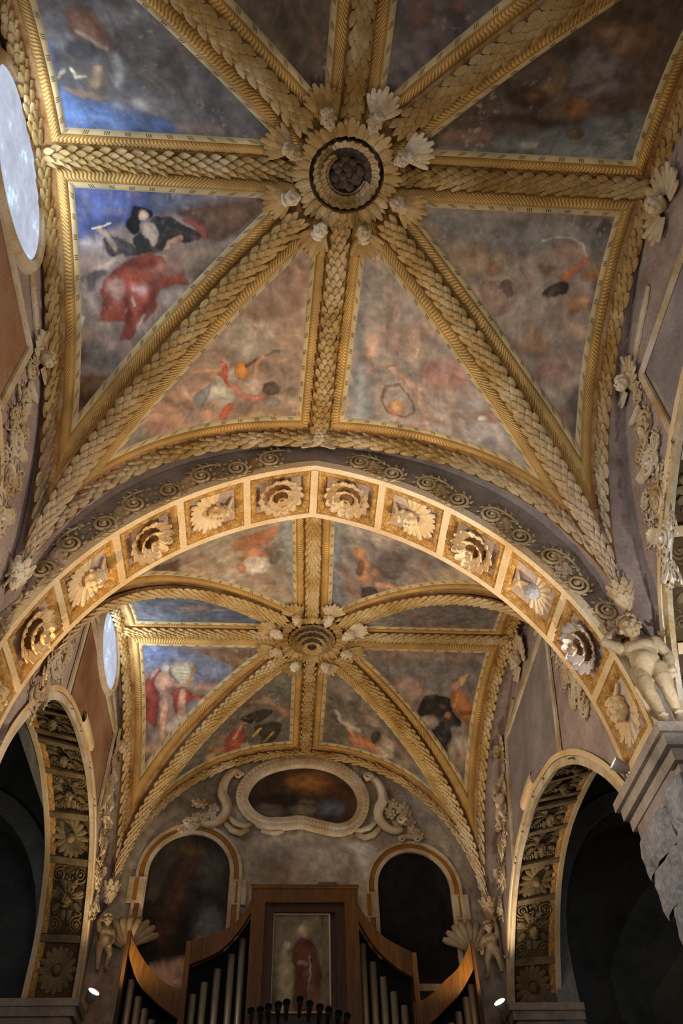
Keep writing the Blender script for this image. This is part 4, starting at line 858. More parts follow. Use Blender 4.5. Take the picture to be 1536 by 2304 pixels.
        ('p',(134,50,32),0.95,0.032,[(-2.87,14.0),(-2.55,13.98),(-2.45,14.18),(-2.75,14.44),(-2.84,14.26)]),
        ('p',(146,50,34),0.95,0.032,[(-2.45,14.13),(-2.04,14.11),(-2.03,14.26),(-2.17,14.35),(-2.41,14.22)]),
        ('s',(150,60,40),0.5,0.086,[0.134,(-3.28,14.26),(-3.28,14.5)]),
        ('s',(180,128,98),0.92,0.037,[0.139,(-3.03,14.18),(-3.03,14.46),(-3.05,14.91)]),
        ('s',(176,126,98),0.92,0.037,[0.134,(-2.64,14.05),(-2.68,14.46),(-2.52,14.54)]),
        ('s',(170,120,90),0.8,0.037,[0.08,(-2.98,13.91),(-2.59,13.91)]),
        ('s',(70,50,40),0.6,0.062,[0.067,(-2.98,13.98),(-2.82,13.96)]),
        ('p',(174,154,144),0.85,0.053,[(-2.44,14.7),(-2.51,14.83),(-2.69,14.89),(-2.87,14.83),(-2.95,14.69),(-2.88,14.54),(-2.7,14.48),(-2.52,14.55)]),
        ('p',(112,112,120),0.7,0.084,[(-2.19,14.35),(-2.24,14.45),(-2.38,14.49),(-2.52,14.45),(-2.58,14.34),(-2.52,14.24),(-2.38,14.19),(-2.24,14.24)]),
        ('p',(150,120,110),0.6,0.074,[(-2.46,14.84),(-2.5,14.91),(-2.62,14.94),(-2.73,14.91),(-2.78,14.83),(-2.74,14.76),(-2.62,14.73),(-2.51,14.76)]),
        ('p',(168,120,84),0.8,0.084,[(-2.77,15.02),(-2.88,15.08),(-3.13,15.1),(-3.39,15.06),(-3.51,14.99),(-3.4,14.93),(-3.15,14.91),(-2.88,14.94)]),
        ('p',(80,62,54),0.8,0.106,[(-3.03,15.2),(-3.1,15.3),(-3.29,15.33),(-3.49,15.28),(-3.58,15.18),(-3.51,15.08),(-3.32,15.05),(-3.12,15.1)]),
        ('p',(120,78,40),0.8,0.158,[(-3.21,15.47),(-3.25,15.6),(-3.38,15.64),(-3.53,15.58),(-3.61,15.45),(-3.57,15.32),(-3.44,15.26),(-3.29,15.33)]),
        ('p',(90,70,56),0.6,0.106,[(-3.22,14.75),(-3.26,14.85),(-3.35,14.89),(-3.45,14.85),(-3.5,14.75),(-3.46,14.65),(-3.37,14.61),(-3.27,14.65)]),
    ]),
    '1-+1': (((116,98,80),(102,90,78),(88,78,66)), [
        ('p',(42,36,30),0.92,0.032,[(-1.49,14.9),(-1.21,14.73),(-0.81,14.8),(-0.87,15.02),(-1.21,15.13)]),
        ('p',(46,40,30),0.88,0.042,[(-1.21,15.25),(-0.84,15.21),(-0.56,15.33),(-0.71,15.78),(-1.01,16.01),(-1.09,15.59)]),
        ('s',(186,144,46),0.9,0.025,[0.067,(-1.22,15.54),(-1.06,15.36)]),
        ('s',(164,124,46),0.85,0.031,[0.076,(-1.0,15.82),(-0.78,15.57)]),
        ('p',(138,52,30),0.95,0.032,[(-1.7,15.19),(-1.51,15.07),(-1.36,15.56),(-1.48,15.85),(-1.72,16.02),(-1.82,15.53)]),
        ('s',(180,116,84),0.85,0.031,[0.076,(-1.44,15.03),(-1.64,15.45)]),
        ('s',(176,110,78),0.8,0.031,[0.054,(-1.54,14.98),(-1.35,15.07)]),
        ('s',(178,124,92),0.6,0.185,[0.179,(-0.9,14.4),(-0.66,14.74),(-0.52,15.06)]),
        ('p',(160,148,126),0.8,0.053,[(-1.23,16.0),(-1.28,16.15),(-1.38,16.17),(-1.48,16.05),(-1.52,15.86),(-1.48,15.72),(-1.38,15.7),(-1.28,15.82)]),
        ('p',(150,98,46),0.7,0.074,[(-1.76,15.76),(-1.83,15.84),(-1.97,15.78),(-2.11,15.61),(-2.17,15.45),(-2.11,15.38),(-1.96,15.45),(-1.82,15.6)]),
        ('p',(170,130,100),0.7,0.063,[(-1.98,15.88),(-2.01,16.02),(-2.1,16.02),(-2.17,15.88),(-2.2,15.69),(-2.16,15.56),(-2.08,15.56),(-2.0,15.69)]),
        ('p',(108,104,102),0.7,0.127,[(-2.04,16.51),(-2.16,16.72),(-2.41,16.58),(-2.65,16.16),(-2.73,15.74),(-2.62,15.58),(-2.38,15.74),(-2.14,16.11)]),
        ('p',(92,90,74),0.7,0.127,[(-0.45,14.24),(-0.5,14.61),(-0.66,14.74),(-0.81,14.55),(-0.88,14.16),(-0.82,13.81),(-0.67,13.69),(-0.52,13.86)]),
        ('s',(130,112,90),0.7,0.086,[0.112,(-1.45,15.82),(-1.7,16.19)]),
        ('s',(70,60,46),0.8,0.037,[0.045,(-1.65,16.03),(-1.68,16.25)]),
    ]),
    '1++1': (((118,100,82),(134,114,96),(102,88,74)), [
        ('p',(80,70,58),0.7,0.158,[(0.82,15.27),(0.8,16.06),(0.64,16.45),(0.45,16.17),(0.34,15.4),(0.37,14.65),(0.53,14.31),(0.71,14.57)]),
        ('s',(166,152,142),0.8,0.074,[0.148,(0.56,14.86),(0.76,15.17),(1.09,15.31)]),
        ('s',(84,72,60),0.7,0.099,[0.197,(0.89,14.6),(1.13,15.06)]),
        ('s',(56,48,42),0.6,0.049,[0.059,(0.5,14.8),(0.66,15.32)]),
        ('p',(178,104,60),0.95,0.032,[(0.91,15.4),(1.22,15.43),(1.5,15.57),(1.74,15.81),(1.69,15.97),(1.41,15.83),(1.14,15.85),(1.01,15.96)]),
        ('p',(58,40,34),0.9,0.042,[(1.6,15.27),(1.58,15.44),(1.51,15.55),(1.42,15.54),(1.38,15.41),(1.4,15.24),(1.47,15.13),(1.56,15.14)]),
        ('s',(62,46,24),0.85,0.037,[0.089,(1.28,15.91),(1.64,16.01)]),
        ('s',(180,120,90),0.85,0.037,[0.099,(0.88,15.33),(1.09,15.62)]),
        ('s',(170,150,90),0.7,0.025,[0.044,(0.86,15.34),(1.07,15.34)]),
        ('p',(168,142,116),0.8,0.074,[(1.9,15.39),(1.87,15.68),(1.74,15.89),(1.59,15.9),(1.51,15.68),(1.54,15.39),(1.68,15.2),(1.82,15.19)]),
        ('p',(156,128,102),0.7,0.084,[(1.61,14.69),(1.57,14.9),(1.45,15.06),(1.32,15.05),(1.25,14.88),(1.29,14.67),(1.41,14.53),(1.54,14.53)]),
        ('p',(150,126,94),0.7,0.042,[(2.25,15.66),(2.22,15.86),(2.12,16.04),(2.01,16.09),(1.95,15.97),(1.98,15.76),(2.08,15.6),(2.19,15.55)]),
        ('p',(104,86,62),0.6,0.042,[(2.17,15.75),(2.16,15.84),(2.11,15.92),(2.06,15.94),(2.03,15.89),(2.04,15.79),(2.09,15.71),(2.14,15.69)]),
        ('p',(170,150,120),0.6,0.042,[(1.92,15.61),(1.89,15.73),(1.79,15.85),(1.68,15.9),(1.63,15.85),(1.66,15.74),(1.77,15.62),(1.87,15.57)]),
        ('p',(158,146,138),0.7,0.127,[(2.76,15.76),(2.71,16.26),(2.5,16.77),(2.24,16.94),(2.1,16.66),(2.17,16.14),(2.39,15.7),(2.64,15.54)]),
        ('p',(140,120,100),0.6,0.063,[(2.26,15.89),(2.19,16.09),(1.99,16.35),(1.78,16.5),(1.68,16.46),(1.76,16.27),(1.96,16.04),(2.17,15.88)]),
        ('p',(100,80,60),0.6,0.053,[(2.34,15.96),(2.32,16.07),(2.26,16.18),(2.19,16.22),(2.16,16.17),(2.18,16.06),(2.24,15.95),(2.31,15.91)]),
    ]),
    '1++0': (((134,108,92),(120,100,88),(104,90,82)), [
        ('p',(104,96,92),0.75,0.127,[(1.06,13.26),(3.69,13.34),(3.41,13.86),(2.35,13.81),(1.55,13.62)]),
        ('p',(158,122,104),0.7,0.127,[(2.33,13.89),(2.25,14.09),(2.03,14.17),(1.81,14.1),(1.7,13.91),(1.78,13.7),(1.99,13.61),(2.22,13.69)]),
        ('p',(30,28,28),0.96,0.032,[(2.37,14.04),(2.62,13.96),(2.95,14.05),(3.0,14.33),(3.18,14.46),(3.14,14.58),(2.96,14.59),(2.98,14.91),(2.87,15.04),(2.63,14.92),(2.59,14.67),(2.41,14.55),(2.47,14.39),(2.26,14.4),(2.3,14.21)]),
        ('p',(44,32,22),0.7,0.053,[(2.32,14.17),(2.63,14.01),(2.74,14.15),(2.65,14.34),(2.31,14.4)]),
        ('p',(158,92,28),0.95,0.032,[(3.01,13.87),(3.2,13.91),(3.49,14.25),(3.55,14.53),(3.44,14.7),(3.27,14.5),(3.05,14.33),(2.95,14.15)]),
        ('s',(80,40,20),0.7,0.049,[0.074,(3.18,14.33),(3.5,14.32)]),
        ('s',(70,40,24),0.7,0.062,[0.099,(3.5,14.27),(3.47,14.68)]),
        ('s',(200,140,60),0.6,0.037,[0.059,(3.1,13.97),(3.04,14.24)]),
        ('p',(150,104,80),0.9,0.032,[(3.12,13.75),(3.1,13.84),(3.03,13.87),(2.95,13.84),(2.91,13.76),(2.93,13.68),(3.0,13.64),(3.08,13.67)]),
        ('p',(190,152,84),0.9,0.026,[(3.06,13.58),(3.28,13.52),(3.26,13.66),(3.14,13.79)]),
        ('s',(120,84,40),0.8,0.018,[0.03,(3.3,13.55),(3.16,13.79)]),
        ('p',(176,78,24),0.9,0.032,[(2.3,14.38),(2.28,14.43),(2.23,14.46),(2.18,14.44),(2.15,14.38),(2.17,14.32),(2.22,14.3),(2.27,14.32)]),
        ('p',(160,100,60),0.8,0.032,[(2.97,14.4),(2.95,14.44),(2.9,14.46),(2.84,14.44),(2.81,14.41),(2.83,14.36),(2.89,14.34),(2.95,14.36)]),
        ('p',(178,152,130),0.6,0.063,[(2.74,14.5),(2.68,14.59),(2.51,14.63),(2.34,14.6),(2.26,14.51),(2.33,14.41),(2.49,14.37),(2.66,14.4)]),
        ('p',(166,144,122),0.8,0.063,[(3.5,14.85),(3.41,14.96),(3.21,15.01),(3.0,14.98),(2.92,14.87),(3.0,14.76),(3.2,14.71),(3.41,14.75)]),
        ('p',(134,106,80),0.7,0.084,[(3.71,15.08),(3.59,15.2),(3.29,15.26),(2.99,15.22),(2.87,15.11),(2.99,14.98),(3.29,14.92),(3.59,14.96)]),
        ('p',(82,86,98),0.7,0.084,[(3.44,15.32),(3.37,15.39),(3.2,15.43),(3.04,15.41),(2.97,15.34),(3.04,15.27),(3.21,15.24),(3.38,15.26)]),
        ('p',(92,92,88),0.7,0.074,[(2.87,13.77),(2.81,13.87),(2.65,13.92),(2.48,13.88),(2.4,13.79),(2.46,13.68),(2.62,13.64),(2.79,13.67)]),
        ('p',(88,74,68),0.7,0.106,[(3.67,15.49),(3.59,15.58),(3.43,15.62),(3.26,15.59),(3.2,15.52),(3.27,15.43),(3.44,15.38),(3.61,15.41)]),
        ('p',(180,160,140),0.5,0.063,[(2.62,14.73),(2.58,14.8),(2.46,14.83),(2.35,14.81),(2.3,14.74),(2.35,14.67),(2.46,14.63),(2.57,14.66)]),
    ]),
    '1--1': (((154,132,106),(144,122,98),(124,110,96)), [
        ('p',(168,96,44),0.85,0.063,[(-1.27,9.62),(-1.07,9.52),(-0.75,9.49),(-0.82,9.86),(-0.97,10.29),(-1.23,10.3),(-1.44,10.42),(-1.39,9.94),(-1.55,9.85),(-1.46,9.63)]),
        ('p',(186,166,146),0.8,0.084,[(-0.84,10.47),(-0.93,10.63),(-1.13,10.65),(-1.33,10.52),(-1.4,10.32),(-1.32,10.17),(-1.12,10.16),(-0.93,10.28)]),
        ('p',(84,74,70),0.8,0.053,[(-0.7,10.3),(-0.73,10.43),(-0.8,10.47),(-0.88,10.4),(-0.91,10.26),(-0.88,10.13),(-0.81,10.09),(-0.73,10.16)]),
        ('s',(150,134,120),0.7,0.074,[0.126,(-1.0,10.01),(-0.62,9.63)]),
        ('p',(114,116,116),0.75,0.084,[(-0.72,9.41),(-0.47,9.43),(-0.42,11.65),(-0.61,10.58)]),
        ('p',(120,90,60),0.5,0.084,[(-1.2,10.0),(-1.26,10.14),(-1.4,10.17),(-1.54,10.05),(-1.59,9.87),(-1.53,9.74),(-1.39,9.73),(-1.25,9.83)]),
        ('p',(170,100,50),0.8,0.032,[(-1.3,10.47),(-1.33,10.53),(-1.38,10.54),(-1.43,10.49),(-1.45,10.41),(-1.43,10.35),(-1.38,10.34),(-1.33,10.39)]),
        ('p',(62,38,20),0.85,0.074,[(-2.74,9.57),(-2.51,9.63),(-2.36,9.64),(-2.48,10.15),(-2.67,10.02)]),
        ('p',(150,120,86),0.5,0.127,[(-1.7,10.27),(-1.82,10.46),(-2.09,10.41),(-2.33,10.14),(-2.42,9.84),(-2.31,9.7),(-2.06,9.76),(-1.8,9.99)]),
    ]),
    '1+-1': (((124,112,102),(140,120,102),(112,102,96)), [
        ('p',(108,110,112),0.8,0.084,[(0.2,9.4),(0.48,9.39),(0.4,10.55),(0.65,11.77),(0.29,11.9)]),
        ('p',(156,104,60),0.9,0.042,[(0.86,10.04),(0.83,10.18),(0.75,10.27),(0.65,10.23),(0.61,10.11),(0.63,9.97),(0.72,9.89),(0.81,9.92)]),
        ('s',(160,104,60),0.85,0.062,[0.201,(0.83,10.28),(0.89,10.75),(0.82,10.77)]),
        ('p',(84,50,28),0.8,0.042,[(0.84,10.44),(0.83,10.61),(0.79,10.7),(0.73,10.64),(0.7,10.48),(0.71,10.31),(0.75,10.23),(0.81,10.28)]),
        ('p',(150,106,68),0.8,0.053,[(1.21,10.43),(1.18,10.58),(1.1,10.68),(1.0,10.65),(0.95,10.52),(0.98,10.37),(1.06,10.29),(1.16,10.31)]),
        ('p',(56,40,36),0.9,0.042,[(1.14,11.12),(1.11,11.33),(1.01,11.45),(0.89,11.41),(0.83,11.23),(0.86,11.03),(0.96,10.92),(1.08,10.95)]),
        ('p',(60,42,38),0.9,0.042,[(1.42,11.04),(1.39,11.16),(1.29,11.26),(1.17,11.26),(1.12,11.17),(1.15,11.05),(1.26,10.96),(1.37,10.96)]),
        ('p',(92,72,60),0.8,0.084,[(1.57,10.06),(1.53,10.37),(1.35,10.57),(1.14,10.54),(1.04,10.29),(1.09,10.0),(1.27,9.82),(1.46,9.84)]),
        ('s',(176,120,84),0.8,0.062,[0.172,(1.14,10.83),(1.56,10.8)]),
        ('s',(140,84,60),0.5,0.086,[0.143,(0.48,10.53),(0.74,11.22)]),
        ('p',(160,100,60),0.8,0.042,[(1.94,9.86),(1.93,9.96),(1.87,10.04),(1.81,10.04),(1.78,9.96),(1.79,9.86),(1.84,9.79),(1.9,9.79)]),
        ('s',(170,110,70),0.7,0.062,[0.172,(1.24,10.82),(1.69,10.68)]),
        ('p',(158,130,96),0.7,0.127,[(2.91,9.35),(2.85,9.82),(2.78,10.96),(2.23,10.5),(2.04,10.25),(2.13,9.79),(2.43,9.37),(2.75,9.19)]),
        ('p',(96,80,70),0.6,0.106,[(1.94,9.73),(1.89,10.0),(1.71,10.22),(1.5,10.23),(1.39,10.03),(1.45,9.76),(1.63,9.57),(1.83,9.55)]),
    ]),
    '1--0': (((86,88,96),(100,100,102),(74,74,80)), [
        ('p',(130,96,80),0.6,0.032,[(-1.94,11.65),(-2.05,11.77),(-2.29,11.83),(-2.53,11.79),(-2.62,11.68),(-2.5,11.55),(-2.26,11.49),(-2.03,11.53)]),
        ('p',(60,70,100),0.5,0.032,[(-1.11,11.91),(-1.26,12.02),(-1.63,12.08),(-1.99,12.06),(-2.14,11.96),(-1.98,11.84),(-1.61,11.78),(-1.25,11.8)]),
    ]),
    '1+-0': (((108,96,86),(120,106,94),(96,88,84)), [
        ('p',(128,92,64),0.6,0.032,[(2.96,12.22),(2.9,12.32),(2.72,12.37),(2.52,12.34),(2.43,12.25),(2.49,12.14),(2.67,12.09),(2.86,12.12)]),
    ]),
    'endwall': (((158,140,116),(172,154,130),(142,122,98)), [
        ('p',(196,184,170),0.9,0.06,[(0.86,10.2),(1.5,10.15),(1.5,9.2),(1.28,9.3),(1.15,9.62),(1.0,9.8)]),
        ('p',(120,86,56),0.5,0.4,[(0.1,9.5),(-0.08,9.85),(-0.5,10.0),(-0.92,9.85),(-1.1,9.5),(-0.92,9.15),(-0.5,9.0),(-0.08,9.15)]),
        ('p',(150,136,124),0.4,0.3,[(1.0,9.9),(0.74,10.15),(0.1,10.25),(-0.54,10.15),(-0.8,9.9),(-0.54,9.65),(0.1,9.55),(0.74,9.65)]),
        ('p',(86,70,50),0.6,0.3,[(-1.6,11.2),(-1.86,11.55),(-2.5,11.7),(-3.14,11.55),(-3.4,11.2),(-3.14,10.85),(-2.5,10.7),(-1.86,10.85)]),
        ('p',(120,110,104),0.5,0.3,[(3.0,11.0),(2.79,11.35),(2.3,11.5),(1.81,11.35),(1.6,11.0),(1.81,10.65),(2.3,10.5),(2.79,10.65)]),
        ('p',(190,150,120),0.7,0.3,[(-3.0,7.2),(-3.15,7.69),(-3.5,7.9),(-3.85,7.69),(-4.0,7.2),(-3.85,6.71),(-3.5,6.5),(-3.15,6.71)]),
    ]),
    'cartouche': (((66,48,30),(86,60,36),(56,46,38)), [
        ('p',(148,90,28),0.85,0.2,[(0.65,11.58),(0.47,11.78),(0.05,11.86),(-0.37,11.78),(-0.55,11.58),(-0.37,11.38),(0.05,11.3),(0.47,11.38)]),
        ('p',(84,40,24),0.6,0.15,[(1.0,11.4),(0.91,11.54),(0.7,11.6),(0.49,11.54),(0.4,11.4),(0.49,11.26),(0.7,11.2),(0.91,11.26)]),
        ('p',(100,100,114),0.85,0.12,[(0.91,10.98),(0.8,11.11),(0.55,11.16),(0.3,11.11),(0.19,10.98),(0.3,10.85),(0.55,10.8),(0.8,10.85)]),
        ('p',(118,102,74),0.8,0.1,[(0.25,10.92),(0.16,11.03),(-0.05,11.07),(-0.26,11.03),(-0.35,10.92),(-0.26,10.81),(-0.05,10.77),(0.16,10.81)]),
        ('p',(104,92,76),0.8,0.1,[(-0.41,10.86),(-0.51,10.98),(-0.75,11.03),(-0.99,10.98),(-1.09,10.86),(-0.99,10.74),(-0.75,10.69),(-0.51,10.74)]),
        ('p',(40,32,26),0.7,0.12,[(-0.2,11.15),(-0.32,11.25),(-0.6,11.29),(-0.88,11.25),(-1.0,11.15),(-0.88,11.05),(-0.6,11.01),(-0.32,11.05)]),
        ('p',(130,110,84),0.5,0.08,[(0.2,11.12),(0.14,11.16),(-0.0,11.18),(-0.14,11.16),(-0.2,11.12),(-0.14,11.08),(0.0,11.06),(0.14,11.08)]),
    ]),
    'nicheL': (((46,38,32),(62,54,44),(38,32,28)), [
        ('s',(88,58,34),0.6,0.3,[0.5,(-2.35,9.9),(-2.5,9.2),(-2.75,8.2)]),
        ('p',(124,116,106),0.8,0.2,[(-1.55,8.35),(-1.64,8.7),(-1.85,8.85),(-2.06,8.7),(-2.15,8.35),(-2.06,8.0),(-1.85,7.85),(-1.64,8.0)]),
        ('p',(88,82,70),0.6,0.2,[(-1.6,9.5),(-1.69,9.78),(-1.9,9.9),(-2.11,9.78),(-2.2,9.5),(-2.11,9.22),(-1.9,9.1),(-1.69,9.22)]),
        ('p',(206,156,118),0.95,0.1,[(-1.55,7.5),(-1.77,7.75),(-2.3,7.86),(-2.83,7.75),(-3.05,7.5),(-2.83,7.25),(-2.3,7.14),(-1.77,7.25)]),  # warm lamplight on the panel's foot, painted into the colour
        ('p',(112,92,40),0.4,0.15,[(-2.0,9.95),(-2.09,10.06),(-2.3,10.1),(-2.51,10.06),(-2.6,9.95),(-2.51,9.84),(-2.3,9.8),(-2.09,9.84)]),
    ]),
    'nicheR': (((30,26,24),(38,34,31),(26,22,20)), [
        ('p',(56,48,42),0.6,0.2,[(3.0,7.3),(2.77,7.51),(2.2,7.6),(1.63,7.51),(1.4,7.3),(1.63,7.09),(2.2,7.0),(2.77,7.09)]),
    ]),
    'organ': (((122,106,80),(136,120,92),(110,96,72)), [
        ('p',(160,140,92),0.6,0.04,[(0.15,8.05),(0.09,8.19),(-0.05,8.25),(-0.19,8.19),(-0.25,8.05),(-0.19,7.91),(-0.05,7.85),(0.09,7.91)]),
        ('p',(110,58,34),0.9,0.04,[(-0.2,7.85),(0.1,7.88),(0.24,7.5),(0.2,6.75),(-0.2,6.72),(-0.22,7.4)]),
        ('p',(186,164,126),0.95,0.03,[(0.05,8.05),(0.02,8.14),(-0.05,8.18),(-0.12,8.14),(-0.15,8.05),(-0.12,7.96),(-0.05,7.92),(0.02,7.96)]),
        ('p',(170,152,108),0.85,0.05,[(-0.46,7.72),(-0.3,7.72),(-0.2,7.25),(-0.28,6.75),(-0.5,6.75)]),
        ('p',(178,156,120),0.9,0.03,[(-0.27,7.8),(-0.29,7.86),(-0.34,7.88),(-0.39,7.86),(-0.41,7.8),(-0.39,7.74),(-0.34,7.72),(-0.29,7.74)]),
        ('s',(190,176,146),0.8,0.015,[0.025,(0.06,7.62),(0.03,6.75)]),
        ('p',(150,96,56),0.6,0.05,[(-0.02,7.1),(0.2,7.15),(0.24,6.75),(0.05,6.72)]),
        ('p',(170,150,116),0.8,0.03,[(0.04,7.5),(0.01,7.54),(-0.06,7.56),(-0.13,7.54),(-0.16,7.5),(-0.13,7.46),(-0.06,7.44),(0.01,7.46)]),
    ]),
}

PANEL_LABEL = {
    (0, -1, 1, 0): 'fresco of a dark-haired figure in red drapery with a quill against blue sky',
    (0, -1, 1, 1): 'fresco of a small orange-robed figure holding a lute above rosy clouds',
    (0, 1, 1, 1): 'pale worn fresco with a faint winged figure right of the long middle rib',
    (0, 1, 1, 0): 'fresco of faded brown figures with a raised orange arm, white plaster repair at edge',
    (0, -1, -1, 0): 'grey clouded fresco with a blue strip along the bottom, upper left of the near vault',
    (0, 1, -1, 0): 'dark brown fresco with an orange figure, upper right of the near vault',
    (0, -1, -1, 1): 'dim brown fresco at the top edge, left of the middle rib',
    (0, 1, -1, 1): 'dim violet-grey fresco at the top edge, right of the middle rib',
    (1, -1, 1, 0): 'far vault fresco of a seated red-cloaked figure reading a large book',
    (1, -1, 1, 1): 'far vault fresco of a dark winged figure above the cartouche at left',
    (1, 1, 1, 1): 'far vault fresco of a flying figure with pale wings above the cartouche at right',
    (1, 1, 1, 0): 'far vault fresco of a black-robed figure beside a golden mitred one',
    (1, -1, -1, 0): 'thin blue sliver of fresco above the far left window',
    (1, 1, -1, 0): 'thin grey sliver of fresco on the far vault at right',
    (1, -1, -1, 1): 'fresco with a flaking orange angel, under the big arch left of the middle rib',
    (1, 1, -1, 1): 'fresco with brown cherubs, under the big arch right of the middle rib',
}
def fresco(b, sx, sy, cell):
    T = tri_plan(b, sx, sy, cell); key = '%d%s%s%d' % (b, '+' if sx > 0 else '-', '+' if sy > 0 else '-', cell)
    c = T.mean(0); zc = float(vz(b, sx, sy, c[None])[0])
    root = thing('fresco_panel', PANEL_LABEL[(b, sx, sy, cell)], 'fresco', (c[0], c[1], zc), 'frescoed cells of the %s vault' % ('near', 'far')[b])
    Ti = inset(T, [d - .01 for d in D_PANEL]); N = ((270 if sy > 0 else 170), 150)[b]
    i, j = np.meshgrid(np.arange(N + 1), np.arange(N + 1), indexing='ij'); k = j <= i
    ii, jj = i[k], j[k]; a = 1 - ii / N; r = (ii - jj) / N; s = jj / N
    xy = a[:, None] * Ti[0] + r[:, None] * Ti[1] + s[:, None] * Ti[2]
    idx = -np.ones((N + 1, N + 1), int); idx[k] = np.arange(k.sum())
    m1 = k[:-1, :-1]; t1 = np.stack([idx[:-1, :-1][m1], idx[1:, :-1][m1], idx[1:, 1:][m1]], 1)
    m2 = k[:-1, :-1] & (j[:-1, :-1] < i[:-1, :-1]); t2 = np.stack([idx[:-1, :-1][m2], idx[1:, 1:][m2], idx[:-1, 1:][m2]], 1)
    F = np.concatenate([t1, t2])
    V = on_vault(b, sx, sy, xy, .03)
    # face down into the room
    p = V[F[0]]; nn = np.cross(p[1] - p[0], p[2] - p[0])
    if nn[2] > 0: F = F[:, ::-1]
    put('painting', np_mesh('painting', V, F, M_FRESCO, True, None, paint(key, xy[:, 0], xy[:, 1], hash(key) % 97 if False else sum(map(ord, key)) * 7 % 97)), root, None)
    # frame mouldings: egg-and-dart band outside, bead-and-reel fillet inside
    def ring(name, d0, d1, hts, mat):
        Vs, Fs, UV = [], [], []; off = 0; A = inset(T, [d - d0 for d in D_PANEL]); Bq = inset(T, [d - d1 for d in D_PANEL]); nv = len(hts)
        for e in range(3):
            p0, p1, q0, q1 = A[e], A[(e + 1) % 3], Bq[e], Bq[(e + 1) % 3]; L = np.linalg.norm(p1 - p0); n = 70
            s_ = np.linspace(0, 1, n); w_ = np.linspace(0, 1, nv)
            # thin out towards the boss end and springer end
            P0 = p0 + (p1 - p0) * s_[:, None]; Q0 = q0 + (q1 - q0) * s_[:, None]
            G = P0[:, None] * (1 - w_[None, :, None]) + Q0[:, None] * w_[None, :, None]
            V3 = on_vault(b, sx, sy, G.reshape(-1, 2), np.tile(np.array(hts), n))
            Vs.append(V3); Fs.append(grid_faces(n, nv, off)); off += n * nv
            d3 = np.r_[0, np.cumsum(np.linalg.norm(np.diff(V3.reshape(n, nv, 3)[:, nv // 2], axis=0), axis=1))]
            UV.append(np.stack([np.repeat(d3, nv), np.tile(w_, n)], 1))
        V = np.concatenate(Vs); F = np.concatenate(Fs); p = V[F[len(F) // 2]]
        if np.cross(p[1] - p[0], p[2] - p[0])[2] > 0: F = F[:, ::-1]
        put(name, np_mesh(name, V, F, mat, False, np.concatenate(UV)), root, None)
    ring('egg_moulding', .235, .085, (.0, .03, .05, .07, .075, .05), M_EGG)
    ring('bead_moulding', .085, .0, (.045, .055, .055, .045, .02), M_BEAD)
    return root

# ------------------------------------------------------------------ ribs
def rib(b, pts, nref, hw, ht, label, spacing=None, across=None, mesh=None, joined=False, group=None, taper=(0., .2)):
    spacing = spacing or (.088 if joined else .10); across = across or (4 if joined else 3)
    pts = resample(pts, max(30, int(len(pts)))); n = len(pts); nref = Vector(nref)
    root = thing('vault_rib', label, 'vault rib', tuple(pts[n // 2]), group)
    P = [Vector(p) for p in pts]; fr = []
    for i in range(n):
        t = (P[min(i + 1, n - 1)] - P[max(i - 1, 0)]).normalized(); nn = (nref - t * nref.dot(t)).normalized(); fr.append((P[i], t, nn, t.cross(nn)))
    def wid(s):
        k = 1.0
        if taper[0] and s < taper[0]: k = min(k, .38 + .62 * s / taper[0])
        if taper[1] and s > 1 - taper[1]: k = min(k, .38 + .62 * (1 - s) / taper[1])
        return k
    m = MB(); G = []
    for i, (p, t, nn, sd) in enumerate(fr):
        k = wid(i / (n - 1)); row = [tuple(p + sd * hw * 1.08 * k)]
        for q in range(9):
            a = math.pi * q / 8; row.append(tuple(p + sd * hw * k * math.cos(a) + nn * (.02 + ht * .8 * math.sin(a))))
        G.append(row)
    m.grid(G); m.build('core', M_GAP_SHADE, root)
    d = np.r_[0, np.cumsum([(P[i + 1] - P[i]).length for i in range(n - 1)])]; L = d[-1]; rows = int(L / spacing)
    rng = random.Random(int(abs(pts[0][0] * 97 + pts[-1][1] * 31)) + 5)
    J = MB(); me = mesh or ME_LEAF
    if joined: jv = [Vector(v.co) for v in me.vertices]; jf = [tuple(p.vertices) for p in me.polygons]
    for r in range(rows):
        s = (r + .3) * spacing; i = min(int(np.searchsorted(d, s)), n - 2); p, t, nn, sd = fr[max(i, 1)]
        p = P[max(i - 1, 0)].lerp(P[max(i, 1)], (s - d[max(i - 1, 0)]) / max(d[max(i, 1)] - d[max(i - 1, 0)], 1e-6)); k = wid(s / L)
        for c in range(across):
            q = ((c + .5) / across * 2 - 1) + ((1. / across) if r % 2 else 0.) - .5 / across
            o = sd * q * hw * k * .94 + nn * (.015 + ht * .85 * math.sqrt(max(.06, 1 - q * q * .9))); up = (nn + sd * q * .6).normalized()
            W = 2 * hw * k / across * 1.15 / .56; Lf = spacing * rng.uniform(1.55, 1.8)
            fwd = -t + sd * (rng.uniform(-.10, .10) + .10 * q) + up * rng.uniform(.08, .2)
            M = frame(p + o + t * spacing * rng.uniform(-.1, .1), None, fwd, up, (W, Lf, Lf * .75))
            if joined: J.add([tuple(M @ v) for v in jv], jf)
            else: put('leaf', me, root, M)
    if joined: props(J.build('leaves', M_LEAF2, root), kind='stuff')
    return root
